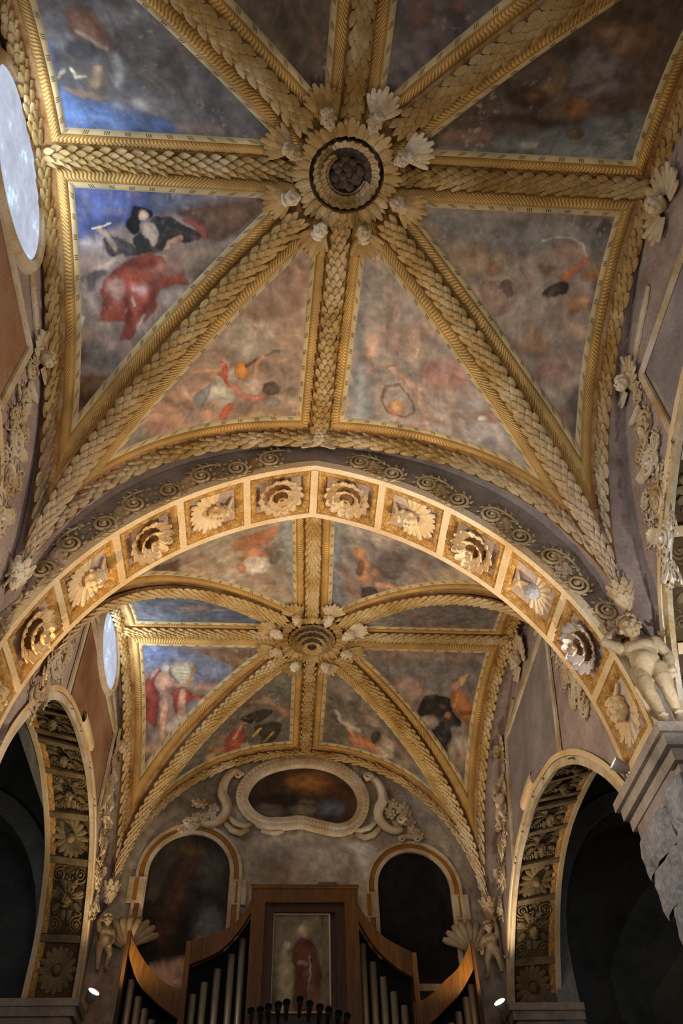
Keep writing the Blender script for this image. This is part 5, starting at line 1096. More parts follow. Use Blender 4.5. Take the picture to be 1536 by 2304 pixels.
def build_ribs():
    far = ('near', 'far')
    for b in (0, 1):
        j = b == 1; B = BAYS[b]; g = 'leaf-wrapped ribs of the %s vault' % far[b]
        t = np.linspace(.0, 1, 60); hw, ht = (.122, .10) if b == 0 else (.115, .10)
        r0 = .62
        for sx in (-1, 1):
            W = abs(B['R'][sx][0] - B['C'][0]); u = lerp(r0 / W, 1, t)
            rib(b, vault(b, sx, 1, u, 0 * u), (0, 0, -1), hw, ht, '%s vault cross ridge rib of overlapping leaves running to the %s wall' % (far[b], 'left' if sx < 0 else 'right'), joined=j, group=g, mesh=ME_SPIKE if (sx < 0) else ME_LEAF, taper=(0, 0))
        for sy in (-1, 1):
            H = abs(B['K'][sy][1] - B['C'][1]); v = lerp(r0 / H, 1, t)
            rib(b, vault(b, 1, sy, 0 * v, v), (0, 0, -1), hw, ht, {(0, 1): 'long middle ridge rib from the near boss to the crown of the big arch', (0, -1): 'middle ridge rib from the near boss to the top edge of the photo', (1, 1): 'far middle ridge rib ending above the oval cartouche', (1, -1): 'far middle ridge rib between the big arch and the far boss'}[(b, sy)], joined=j, group=g, taper=(0, 0))
        for sx in (-1, 1):
            for sy in (-1, 1):
                tt = np.r_[np.linspace(.16, .9, 50), 1 - .1 * (1 - np.linspace(0, 1, 16)[1:]) ** 2 - .002]
                nm = {(0, -1, 1): 'diagonal rib from the near boss down to the springer at the left photo edge',
                      (0, 1, 1): 'diagonal rib from the near boss down to the springer above the standing putto',
                      (0, -1, -1): 'diagonal rib from the near boss to the top left of the photo', (0, 1, -1): 'diagonal rib from the near boss to the top right of the photo',
                      (1, -1, 1): 'far diagonal rib from the far boss down to the left putto by the organ', (1, 1, 1): 'far diagonal rib from the far boss down to the right putto by the organ',
                      (1, -1, -1): 'far diagonal rib curving left behind the big arch', (1, 1, -1): 'far diagonal rib curving right behind the big arch'}[(b, sx, sy)]
                rib(b, vault(b, sx, sy, tt, tt), (-sx * .25, -sy * .25, -1), hw * 1.05, ht * 1.1, nm, joined=j, group=g, mesh=ME_LEAF, taper=(0, .25))
        q = np.r_[np.linspace(0, .9, 40), 1 - .1 * (1 - np.linspace(0, 1, 14)[1:]) ** 2 - .002]
        for sx in (-1, 1):
            a = vault(b, sx, -1, np.ones_like(q), q)[::-1]; c = vault(b, sx, 1, np.ones_like(q), q)[1:]
            rib(b, np.concatenate([a, c]), (-sx * .75, 0, -.65), hw * .8, ht * .9, '%s leaf garland following the vault edge on the %s wall' % (far[b], 'left' if sx < 0 else 'right'), spacing=(.125, .105)[b], across=3, joined=j, group=g, mesh=ME_LEAFB, taper=(.12, .12))
        for sy in (-1, 1):
            if (b, sy) == (0, -1): continue
            a = vault(b, -1, sy, q, np.ones_like(q))[::-1]; c = vault(b, 1, sy, q, np.ones_like(q))[1:]
            pts = np.concatenate([a, c]); pts[:, 1] += -sy * .02; pts[:, 2] -= .06
            rib(b, pts, (0, -sy * .8, -.6), hw * (.8 if (b, sy) != (1, 1) else .55), ht * (.9 if (b, sy) != (1, 1) else .6), {(0, 1): 'leaf garland along the vault edge above the front of the big arch', (1, 1): 'leaf garland framing the organ end wall', (1, -1): 'leaf garland along the back of the big arch'}[(b, sy)], spacing=(.13, .105)[b], across=3, joined=j, group=g, mesh=ME_LEAFB, taper=(.12, .12))
        # leafy tufts gathering the ribs at each springer
        for (sx, sy), S in B['S'].items():
            if sy < 0: continue
            tuft = thing('springer_tuft', '%s tuft of leaves where the ribs gather %s' % (far[b], {(0, 1): 'above the standing putto', (0, -1): 'at the left photo edge', (1, 1): 'above the small right putto', (1, -1): 'above the small left putto'}[(b, sx)]), 'leaf tuft', S, g)
            m = MB(); c = Vector(S) + Vector((-sx * .03, -sy * .03, .08)); m.tube([c + Vector((0, 0, .35)), c + Vector((0, 0, .12)), c + Vector((0, 0, -.06))], [.13, .09, .02], 10); m.build('core', M_WHITE, tuft)
            for row in range(3):
                for k in range(8):
                    a = 2 * math.pi * (k + .5 * (row % 2)) / 8; d = Vector((math.cos(a), math.sin(a), 0)); r = .03 + .028 * row
                    put('leaf', ME_FEATHER_W, tuft, frame(c + d * r + Vector((0, 0, -.04 + .10 * row)), None, Vector((0, 0, 1)) + d * .42, d, (.36, .22, .2)))

def build_boss(b):
    C = Vector(BAYS[b]['C']) + Vector((0, 0, -.02)); n = Vector((0, 0, -1))
    root = thing('vault_boss', 'near boss ring with broken dark hole, ringed by winged heads' if b == 0 else 'far boss of nested scalloped rings, ringed by winged heads', 'vault boss', C)
    m = MB()
    if b == 0:
        m.lathe([(.60, -.05), (.575, .06), (.53, .11), (.485, .12), (.475, .06)], C, n, 40); m.build('ring', M_GAP_SHADE, root)
        MB().lathe([(.475, .06), (.465, .02), (.43, .03), (.30, .06), (.22, .06)], C, n, 40).build('groove', M_HOLE, root)
        m = MB(); m.lathe([(.255, .14), (.24, .02), (.16, -.03), (.001, -.05)], C, n, 28)
        for k in range(16): 
            a = k * 2.39996; r = .21 * math.sqrt((k + .5) / 16); m.ball(C + Vector((r * math.cos(a), r * math.sin(a), .0)) + n * random.uniform(-.02, .05), random.uniform(.06, .10), 9, 6)
        m.build('broken_core', M_HOLE, root)
        tiers = ((26, .44, .33, .10, 1.15, 0), (20, .34, .235, .13, 1.15, 1))
    else:
        m.lathe([(.60, -.05), (.57, .08), (.50, .12), (.44, .04)], C, n, 40); m.build('ring', M_LEAF2, root)
        MB().lathe([(.44, .04), (.40, .10), (.30, .18), (.22, .22), (.12, .26), (.001, .27)], C, n, 40).build('core', M_HOLE, root)
        tiers = ((24, .46, .36, .10, 1.2, 0), (20, .37, .28, .17, 1.2, 1), (16, .28, .19, .24, 1.2, 0), (10, .19, .09, .31, 1.2, 1))
    for cnt, ra, rb, z, op, of in tiers:
        for k in range(cnt):
            a = 2 * math.pi * (k + .5 * of) / cnt; d = Vector((math.cos(a), math.sin(a), 0)); wd = 2 * math.pi * ra / cnt * 1.6
            if b == 0 and of and math.cos(a + 1.0) > .35: continue          # broken inner ring on one side
            put('petal', ME_PETAL_L if (b == 1 or math.cos(a + .5) < .1) else ME_PETAL_W, root, frame(C + d * rb + n * (z - (.04 if b == 0 else -.02)), None, d * .95 + n * (.3 if b == 0 else .05), n, (wd, (ra - rb) * 1.15, .12)))
    # acanthus collars at the ribs and winged heads between them
    ang = []
    for sx, sy in ((1, 0), (1, 1), (0, 1), (-1, 1), (-1, 0), (-1, -1), (0, -1), (1, -1)):
        B = BAYS[b]; T = B['R'][sx] if sy == 0 else (B['K'][sy] if sx == 0 else B['S'][(sx, sy)])
        ang.append(math.atan2(T[1] - C.y, T[0] - C.x))
    for k, a in enumerate(ang):
        for q in range(7):
            aa = a + (q - 3) * .113; d = Vector((math.cos(aa), math.sin(aa), 0)); L = .25 - .03 * abs(q - 3)
            put('acanthus_leaf', ME_LEAFB if q % 2 else ME_LEAF, root, frame(C + d * .485 + n * (.12 + .025 * (q % 2)), None, d + n * .12, n, (.16, L, .16)))
        a2 = ang[(k + 1) % 8]; 
        if a2 < a: a2 += 2 * math.pi
        mid = (a + a2) / 2; d = Vector((math.cos(mid), math.sin(mid), 0))
        cherub(root, C + d * .74 + n * .17, d, n, .25, 8, spread=.72, flen=1.38, inner=.40, fw=.95, hmesh=ME_HEAD_W, fmesh=(ME_FEATHER_W if math.cos(mid + .9) > .6 else ME_FEATHER), tilt=.0)
    return root

# ------------------------------------------------------------------ the big transverse arch
TH0 = math.acos(EA / RA)
def amap(side, th, y, h):
    """side +1/-1, th angle from springing (0) to crown (TH0), h metres proud of the soffit into the opening"""
    x = -EA + (RA - h) * math.cos(th); return Vector((X0A + side * x, y, ZA + (RA - h) * math.sin(th)))
def anorm(side, th): return Vector((-side * math.cos(th), 0, -math.sin(th)))
def atan(side, th): return Vector((-side * math.sin(th), 0, math.cos(th)))     # towards the crown
def build_arch():
    root = thing('transverse_arch', 'broad pointed arch across the nave with a soffit of rosette and winged-head coffers', 'arch', (X0A, (YA0 + YA1) / 2, ZA))
    n = 34; path = [(1, TH0 * i / n) for i in range(n + 1)] + [(-1, TH0 * (n - i) / n) for i in range(1, n + 1)]
    D = -.065
    MB().grid([[tuple(amap(s, t, y, D)) for y in (YA0, YA1)] for s, t in path]).build('soffit_ground', M_COFFER, root)
    MB().grid([[tuple(amap(s, t, YA0, h)) for h in (-.95, -.4, 0)] for s, t in path]).build('arch_face', M_TAUPE, root)
    MB().grid([[tuple(amap(s, t, YA1, h)) for h in (0, -.4, -.95)] for s, t in path]).build('arch_back', M_TAUPE, root)
    bw = .075
    for y0, y1, nm in ((YA0 - .015, YA0 + bw, 'front_fillet'), (YA1 - bw, YA1 + .015, 'rear_fillet')):
        MB().grid([[tuple(amap(s, t, y, h)) for y, h in ((y0, -.12), (y0, .012), (y1, .012), (y1, D))] for s, t in path]).build(nm, M_CREAM, root, False)
    step = (TH0 - math.radians(.6)) / 6; hs = .055 / RA
    for side in (1, -1):
        for k in range(7):
            th = TH0 - k * step
            if k == 0 and side < 0: continue
            G = []
            if k == 0: sec = [(1, TH0 - hs * 1.1, D), (1, TH0 - hs * 1.1, .02), (1, TH0, .02), (-1, TH0 - hs * 1.1, .02), (-1, TH0 - hs * 1.1, D)]
            else: sec = [(side, th - hs, D), (side, th - hs, .012), (side, th + hs, .012), (side, th + hs, D)]
            MB().grid([[tuple(amap(s, t, y, h)) for s, t, h in sec] for y in (YA0 + bw, YA1 - bw)], flip=side > 0).build('coffer_bar', M_CREAM, root, False)
        for k in range(6):
            t1 = TH0 - k * step - hs * (1.2 if k == 0 else 1); t0 = TH0 - (k + 1) * step + hs; y0, y1 = YA0 + bw, YA1 - bw; bd = .125; bt = bd / RA
            # carved border of the coffer
            Vs, Fs, UV = [], [], []; off = 0
            cs = [(t0, y0), (t1, y0), (t1, y1), (t0, y1)]; ci = [(t0 + bt, y0 + bd), (t1 - bt, y0 + bd), (t1 - bt, y1 - bd), (t0 + bt, y1 - bd)]
            for e in range(4):
                for i in range(9):
                    f = i / 8
                    for q, (w_, h) in enumerate(((0, -.01), (.5, .0), (.85, -.012), (1, D))):
                        a = [lerp(cs[e][z], cs[(e + 1) % 4][z], f) for z in (0, 1)]; c = [lerp(ci[e][z], ci[(e + 1) % 4][z], f) for z in (0, 1)]
                        Vs.append(tuple(amap(side, lerp(a[0], c[0], w_), lerp(a[1], c[1], w_), h))); UV.append((f * .9 + e, w_))
                Fs.append(grid_faces(9, 4, off)); off += 36
            F = np.concatenate(Fs)
            if side < 0: F = F[:, ::-1]
            put('coffer_border', np_mesh('coffer_border', Vs, F[:, ::-1], M_CARVE, False, UV), root, None)
            tm = (t0 + t1) / 2; p = amap(side, tm, (y0 + y1) / 2, D); nn = anorm(side, tm); tn = atan(side, tm)
            if k % 2 == 0:
                grey = side > 0 and k == 4
                rosette(root, p, tn, nn, .40, ((14, .52, 1.0, .10, .30), (11, .30, .66, .26, .45), (7, .08, .36, .40, .75)), ME_PETAL_G if grey else ME_PETAL, M_CREAM)
            else:
                if side > 0 and k == 3:      # the face has fallen off this one
                    h = MB().ball(p + nn * .03, .12, 12, 8).build('broken_head_scar', M_STONE, root)
                    for q in range(9):
                        a = -1.5 + 3.0 * q / 8; d = -tn * math.cos(a) + Vector((0, 1, 0)) * math.sin(a)
                        put('feather', ME_FEATHER_C, h, frame(p + d * .13, None, d, nn, .24))
                else:
                    h = cherub(root, p + tn * .03, tn, nn, .33, 15, fan=-1, spread=1.8, flen=1.0, inner=.40, fmesh=ME_FEATHER_C, hmesh=ME_HEAD_C)
                for q in (-1, 1):            # crossed ribbons behind the head
                    m = MB(); sd = nn.cross(tn)
                    m.tube([p + tn * .08 + sd * q * .05 + nn * .05, p + tn * .22 + sd * q * .02 + nn * .08, p + tn * .34 - sd * q * .16 + nn * .05], [.05, .045, .03], 6, up=nn, flat=.4)
                    m.build('ribbon', M_CREAM, root)
        # leafy scroll frieze on the face towards the camera
        cnt = 11
        for k in range(cnt):
            th = lerp(.10, TH0 - .06, (k + .35) / cnt); p = amap(side, th, YA0 - .015, -.24 - .03 * math.cos(k * 3.14)); t = atan(side, th); r = -anorm(side, th)
            flip = 1 if k % 2 else -1
            if side > 0 and k == 0: continue
            M = frame(p, None, r * flip, Vector((0, -1, 0)), .18)
            put('scroll', ME_SCROLL, root, M)
            for q in range(3):
                d = (t * (.8 - q * .5) + r * (.4 - .5 * q)).normalized(); put('scroll_leaf', ME_LEAFB, root, frame(p + t * .2 * flip + r * .02, None, d, Vector((0, -1, 0)), (.22, .22, .2)))
    # winged head on the crown where the long ridge lands
    cherub(root, Vector((-.13, 7.56, 12.10)), (0, -.25, 1), (0, -.9, -.45), .22, 7, spread=2.0, flen=1.3, hmesh=ME_HEAD_W, fmesh=ME_FEATHER_W)
    return root

# ------------------------------------------------------------------ arcade arches with coffered soffits
def build_arcade(b, s):
    nv, ai = ARC[(b, s)]; n = 90; A = resample(nv, n); Cc = resample(ai, n); xa = xw(s, 7, 0 if b == 0 else 12); xb = xa + s * .9
    lab = {(0, 1): 'near right arcade arch, only its edge inside the photo', (0, -1): 'near left arcade arch just outside the photo', (1, 1): 'far right arcade arch with dark carved coffers in its soffit', (1, -1): 'far left arcade arch with dark carved coffers in its soffit'}[(b, s)]
    root = thing('arcade_arch', lab, 'arch', (xa, float(A[n // 2][0]), 6.9), 'arcade arches along the nave')
    cen = np.array([A[:, 0].mean(), 6.6])
    def amp(f, w, h):
        i = min(max(f, 0), 1) * (n - 1); k = int(min(i, n - 2)); g = i - k
        a = A[k] * (1 - g) + A[k + 1] * g; c = Cc[k] * (1 - g) + Cc[k + 1] * g; p = a * (1 - w) + c * w
        t = (A[min(k + 2, n - 1)] - A[max(k - 1, 0)]); nn = np.array([-t[1], t[0]]); nn /= np.linalg.norm(nn)
        if nn @ (cen - p) < 0: nn = -nn
        q = p + nn * h; T3 = Vector((0, t[0], t[1])).normalized(); X3 = Vector((s * .9, c[0] - a[0], c[1] - a[1])).normalized()
        N3 = T3.cross(X3).normalized(); N3 = N3 if N3.y * nn[0] + N3.z * nn[1] > 0 else -N3
        return Vector((xa + s * .9 * w, q[0], q[1])), N3, T3
    fs = np.linspace(0, 1, 70); D = -.07
    fl = s > 0
    MB().grid([[tuple(amp(f, w, D)[0]) for w in (0, .5, 1)] for f in fs], flip=fl).build('soffit_ground', M_DARKG, root)
    MB().grid([[tuple(amp(f, w, h)[0]) for w, h in ((-.03, -.12), (-.03, .005), (.05, .005), (.05, D))] for f in fs], flip=fl).build('nave_fillet', M_WHITE, root, False)
    MB().grid([[tuple(amp(f, w, h)[0]) for w, h in ((-.05, -.22), (-.05, -.13), (-.02, -.13))] for f in fs], flip=fl).build('hood_bead', M_CREAM, root, False)
    MB().grid([[tuple(amp(f, w, h)[0]) for w, h in ((.90, D), (.90, .01), (1.01, .01), (1.01, -.3))] for f in fs], flip=fl).build('aisle_fillet', M_CREAM if b else M_CORN, root, False)
    MB().grid([[tuple(amp(f, w, h)[0]) for w, h in ((-.03, -.20), (-.09, -.22), (-.11, -.30), (-.09, -.40), (-.03, -.43))] for f in np.linspace(.455, .545, 10)], flip=fl).build('hood_moulding', M_CREAM, root)
    # coffer rhythm measured up from the far springing, square and tall fields in turn
    rel = [0, .098, .225, .31, .405, .485]; sep = rel + [1 - r for r in rel[::-1]]
    if b == 0: sep = rel
    for k, f in enumerate(sep):
        e = .006
        MB().grid([[tuple(amp(q, w, h)[0]) for q, h in ((f - e, D), (f - e, -.01), (f + e, -.01), (f + e, D))] for w in (.07, .9)], flip=not fl).build('coffer_bar', M_DARKC if b else M_CREAM, root, False)
    for k in range(len(sep) - 1):
        f0, f1 = sep[k] + .007, sep[k + 1] - .007
        if f1 - f0 < .02: continue
        # gilt strip on the aisle side and border
        Vs, UV = [], []
        for i in range(8):
            f = lerp(f0, f1, i / 7)
            for w, h, q in ((.90, -.02, 0), (.80, -.02, .8), (.79, D, 1)): Vs.append(tuple(amp(f, w, h)[0])); UV.append((i * .15, q))
        F = grid_faces(8, 3); put('gilt_border', np_mesh('gilt_border', Vs, F if fl else F[:, ::-1], M_CARVE, False, UV), root, None)
        fm = (f0 + f1) / 2; p, nn, tn = amp(fm, .44, D); ax = tn.cross(nn).normalized(); tall = (f1 - f0) > .1
        L = (amp(f1, .44, D)[0] - amp(f0, .44, D)[0]).length
        if k in (0, 2, len(sep) - 2, len(sep) - 4):
            bud = MB().ball(p + nn * .05, (.09, .11, .09), 10, 7).build('bud', M_DARKC, root)
            for q in range(16):
                a = 2 * math.pi * q / 16; d = ax * math.cos(a) * .8 + tn * math.sin(a) * (1.0 if not tall else 1.3); put('ray_leaf', ME_FEATHER_D, bud, frame(p + d * .11 + nn * .02, None, d + nn * .05, nn, (.42, .26 if not tall else .32, .3)))
        else:
            hd = put('head', ME_HEAD_D, root, frame(p + nn * .08, None, -tn if k < len(sep) / 2 else tn, nn, .22))
            for q in range(7):
                a = -1.4 + 2.8 * q / 6; d = ax * math.sin(a) + tn * math.cos(a); put('feather', ME_FEATHER_D, hd, frame(p + d * .1, None, d, nn, .25))
            for q in range(8):
                a = 2 * math.pi * (q + .5) / 8; d = ax * math.cos(a) * .8 + tn * math.sin(a) * min(1., L); put('spray_leaf', ME_FEATHER_D, hd, frame(p + d * .2 + nn * .02, None, d + ax * .5 * math.sin(a * 2), nn, (.36, .17, .3)))
            for qx in (-1, 1):
                for qt in (-1, 1):
                    put('scroll', ME_SCROLL_D, root, frame(p + ax * qx * .22 + tn * qt * min(.36 * L, .5), None, tn * qx * qt, nn, .12 if not tall else .15))
    return root

# ------------------------------------------------------------------ lunettes: fields, borders, windows, stucco
def band(name, pts, wd, mat, parent, th=.03, closed=False):
    """flat strip along wall points [(p, n)] given as list of (Vector p); pts are 3D, widened in the wall plane"""
    m = MB(); P = [Vector(p) for p in pts[0]]; nn = Vector(pts[1]); G = []; N = len(P)
    for i, p in enumerate(P):
        if closed: t1 = (p - P[i - 1]).normalized(); t2 = (P[(i + 1) % N] - p).normalized()
        else: t1 = (p - P[i - 1]).normalized() if i else (P[1] - p).normalized(); t2 = (P[i + 1] - p).normalized() if i < N - 1 else t1
        b1 = nn.cross(t1); b2 = nn.cross(t2); bb = (b1 + b2).normalized(); k = 1 / max(.4, bb.dot(b1)); bb = bb * wd / 2 * k
        G.append([tuple(p - bb), tuple(p - bb * .9 + nn * th), tuple(p + bb * .9 + nn * th), tuple(p + bb)])
    m.grid(G, closed_u=closed); return m.build(name, mat, parent, False)
def build_lunettes():
    for b, yc in ((0, 3.58), (1, 12.62)):
        for s in (-1, 1):
            side = 'left' if s < 0 else 'right'; far = ('near', 'far')[b]
            W = lambda y, z, o=0.: Vector((xw(s, z, yc) - s * o, y, z))
            nn = Vector((-s, 0, .1 if s > 0 else 0)).normalized()
            y0, y1, zt = ((yc - 1.95, yc + 1.95, 11.12), (10.85, 14.45, 11.42))[b]
            fld = thing('wall_field', '%s %s lunette wall field with a plain %s plaster ground and white border' % (far, side, 'rose-brown' if s < 0 else 'grey-mauve'), 'wall panel', W(yc, zt))
            # plain field sits between border and arcade hood
            arc = [(y, z + .17) for y, z in ARC[(b, s)][0] if y0 < y < y1]
            G = [[tuple(W(y, lerp(z, zt, k / 6), .012)) for k in range(7)] for y, z in arc]
            MB().grid(G, flip=s < 0 if False else (s > 0)).build('field', M_FIELD_L if s < 0 else M_FIELD_R, fld)
            band('border', ([W(y0, float(np.interp(y0, [q_[0] for q_ in ARC[(b, s)][0]][::-1], [q_[1] for q_ in ARC[(b, s)][0]][::-1])) + .22, .015), W(y0, zt, .015), W(y1, zt, .015), W(y1, float(np.interp(y1, [q_[0] for q_ in ARC[(b, s)][0]][::-1], [q_[1] for q_ in ARC[(b, s)][0]][::-1])) + .22, .015)], nn), .13, M_WHITE, fld, .035)
            # stucco relief crowding the corners
            st = thing('stucco_relief', '%s %s lunette stucco of scrolls and winged heads beside the vault edge' % (far, side), 'stucco relief', W(yc + 2.4, 10.6))
            for dy, z, r, rot in ((2.35, 10.55, .20, .3), (2.6, 10.0, .22, 1.2), (2.78, 9.5, .22, -.6), (3.0, 9.0, .2, .5), (3.2, 8.55, .17, 1.8), (3.05, 9.75, .13, 2.2), (2.2, 11.0, .14, 2.6), (2.32, 10.1, .15, -1.), (2.5, 9.55, .14, 2.8), (2.75, 10.35, .12, .9), (3.22, 9.3, .12, -.4), (2.75, 9.0, .13, 1.5)):
                for q in (1, -1):
                    if b == 1 and q < 0 and z > 10.9: continue
                    d = Vector((0, math.sin(rot) * q, math.cos(rot))); put('scroll', ME_SCROLL_W, st, frame(W(yc + q * dy, z, .02), None, d, nn, (r, r, r)))
            for q in (1, -1):
                for (dy, z, sc) in ((2.25, 11.35, .26),):
                    cherub(st, W(yc + q * dy, z, .05), (0, -.2 * q, 1), nn, sc, 13, spread=2.0, flen=1.3, hmesh=ME_HEAD_W, fmesh=ME_FEATHER_W)
                for k in range(9):      # curling leaves filling the narrow field
                    t_ = k / 8; put('acanthus_leaf', ME_PETAL_W, st, frame(W(yc + q * lerp(2.15, 3.15, t_), lerp(11.15, 8.75, t_), .02), None, (0, q * math.sin(k * 1.9), math.cos(k * 1.9)), nn, (.26, .30, .22)))
                for k in range(6):      # long drooping plumes beside the border
                    put('plume', ME_FEATHER_W, st, frame(W(yc + q * (1.0 + .17 * k), 11.62 + .04 * (5 - k), .03), None, (0, q * .9, -.35 - .05 * k), nn, (.5, .42, .4)))
            if s < 0:
                yw, zw, a, h = ((3.50, 11.86, 1.13, .70), (12.50, 11.90, .92, .58))[b]
                win = thing('window_%d' % (b + 1), 'oval window of milky glass in the %s left lunette' % far, 'window', W(yw, zw)); props(win, kind='structure')
                el = [(yw + a * math.cos(2 * math.pi * k / 48), zw + h * math.sin(2 * math.pi * k / 48)) for k in range(48)]
                MB().add([tuple(W(y, z, .05)) for y, z in el], [tuple(range(48))[::-1]]).build('pane', M_PANE, win, False)
                MB().grid([[tuple(W(yw + (y - yw) * k, zw + (z - zw) * k, o)) for k, o in ((.985, .045), (1.0, .10), (1.09, .11), (1.15, .05), (1.16, .0))] for y, z in el], closed_u=True).build('window_frame', M_WHITE, win)
                LD = bpy.data.lights.new('daylight', 'AREA'); LD.shape = 'ELLIPSE'; LD.size = a * 1.8; LD.size_y = h * 1.8; LD.energy = DAYLIGHT; LD.color = (.62, .78, 1.0)
                link(bpy.data.objects.new('daylight', LD), win, frame(W(yw, zw, .08), None, Vector((0, 0, 1)), -nn) @ Matrix.Rotation(0, 4, 'Z'))
            else:
                cherub(st, W(yc, 12.0, .06), (0, 0, 1), nn, .32, 15, spread=2.1, flen=1.4, hmesh=ME_HEAD_W, fmesh=ME_FEATHER_W)
    # added unseen window-shaped glow behind the camera, cool fill for the arch fronts
    win = thing('window_3', 'added window-shaped fill light in the wall behind the camera', 'window', (0, -2.2, 3.5)); props(win, kind='structure')
    out = [(-1.3, 3.2)] + [(-1.3 * math.cos(math.pi * k / 12), 6.2 + 1.3 * math.sin(math.pi * k / 12)) for k in range(13)] + [(1.3, 3.2)]
    MB().add([(x, -2.17, z) for x, z in out], [tuple(range(len(out)))]).build('pane', M_FILL_PANE, win, False)
    band('window_frame', ([Vector((x, -2.19, z)) for x, z in out], Vector((0, 1, 0))), .2, M_WHITE, win, .08, True)
# ------------------------------------------------------------------ pier cornices
def build_cornices():
    spec = [(1, 7.45, 9.2, 3.60, 'stepped grey cornice on the bare stone pier at right'), (-1, 7.35, 9.2, -3.94, 'stepped cornice of the left pier just outside the photo'),
            (-1, 15.55, 16.9, -3.84, 'shadowed cornice under the far left arcade springing'), (1, 15.85, 16.9, 3.60, 'shadowed cornice under the far right arcade springing')]
    for s, y0, y1, xe, lab in spec:
        o = thing('pier_cornice', lab, 'cornice', (xe, (y0 + y1) / 2, 6.6)); xo = xe + s * 1.35
        for nm, p, z0, z1 in (('top_slab', 0, 6.80, 6.92), ('fascia', .05, 6.66, 6.80), ('bed_moulding', .10, 6.50, 6.63), ('necking', .15, 6.36, 6.48), ('core', .125, 6.55, 6.70)):
            MB().box(min(xe + s * p, xo), max(xe + s * p, xo), y0 + p, y1 - p, z0, z1).build(nm, M_CORN, o, False)
    # rough ashlar of the bare right pier, blocks a little uneven
    rng = random.Random(4); o = thing('stone_pier', 'bare rough grey stone pier under the right cornice, edges broken', 'pier', (3.8, 8.3, 0))
    z = 6.36; k = 0
    while z > 4.2:
        h = rng.uniform(.42, .62); ye = 9.08 - max(0, 6.2 - z) * .42; ys = [7.55, lerp(7.55, ye, rng.uniform(.35, .65)), ye]
        for a, c in zip(ys[:-1], ys[1:]):
            m = MB(); j = lambda q: rng.uniform(-q, q); x0 = 3.655 + j(.025); NU = 7; G = []
            yy0, yy1, zz0, zz1 = a + .01, c - .01 + j(.06), z - h + .012, z
            # pillowed, chipped block: front (nave) face, rear and camera-side returns
            for i in range(NU + 4):
                row = []
                for q in range(6):
                    v = q / 5; zz = lerp(zz0, zz1, v); ed = min(v, 1 - v)
                    if i == 0: p = (4.6, yy0, zz)
                    elif i == 1: p = (x0 + .25, yy0 + j(.02), zz)
                    elif i == NU + 2: p = (x0 + .25, yy1 + j(.03), zz)
                    elif i == NU + 3: p = (4.6, yy1, zz)
                    else:
                        u = (i - 2) / (NU - 1); eu = min(u, 1 - u)
                        p = (x0 + .045 * (1 - min(1, 5 * eu)) + .03 * (1 - min(1, 5 * ed)) + j(.015), lerp(yy0, yy1, u) + j(.012), zz + j(.008))
                    row.append(p)
                G.append(row)
            m.grid(G); m.add([G[0][0], G[2][0], G[NU + 1][0], G[-1][0]], [(0, 1, 2, 3)]); m.add([G[0][-1], G[2][-1], G[NU + 1][-1], G[-1][-1]], [(3, 2, 1, 0)])
            m.build('stone_block', M_STONE, o, False)
        z -= h; k += 1

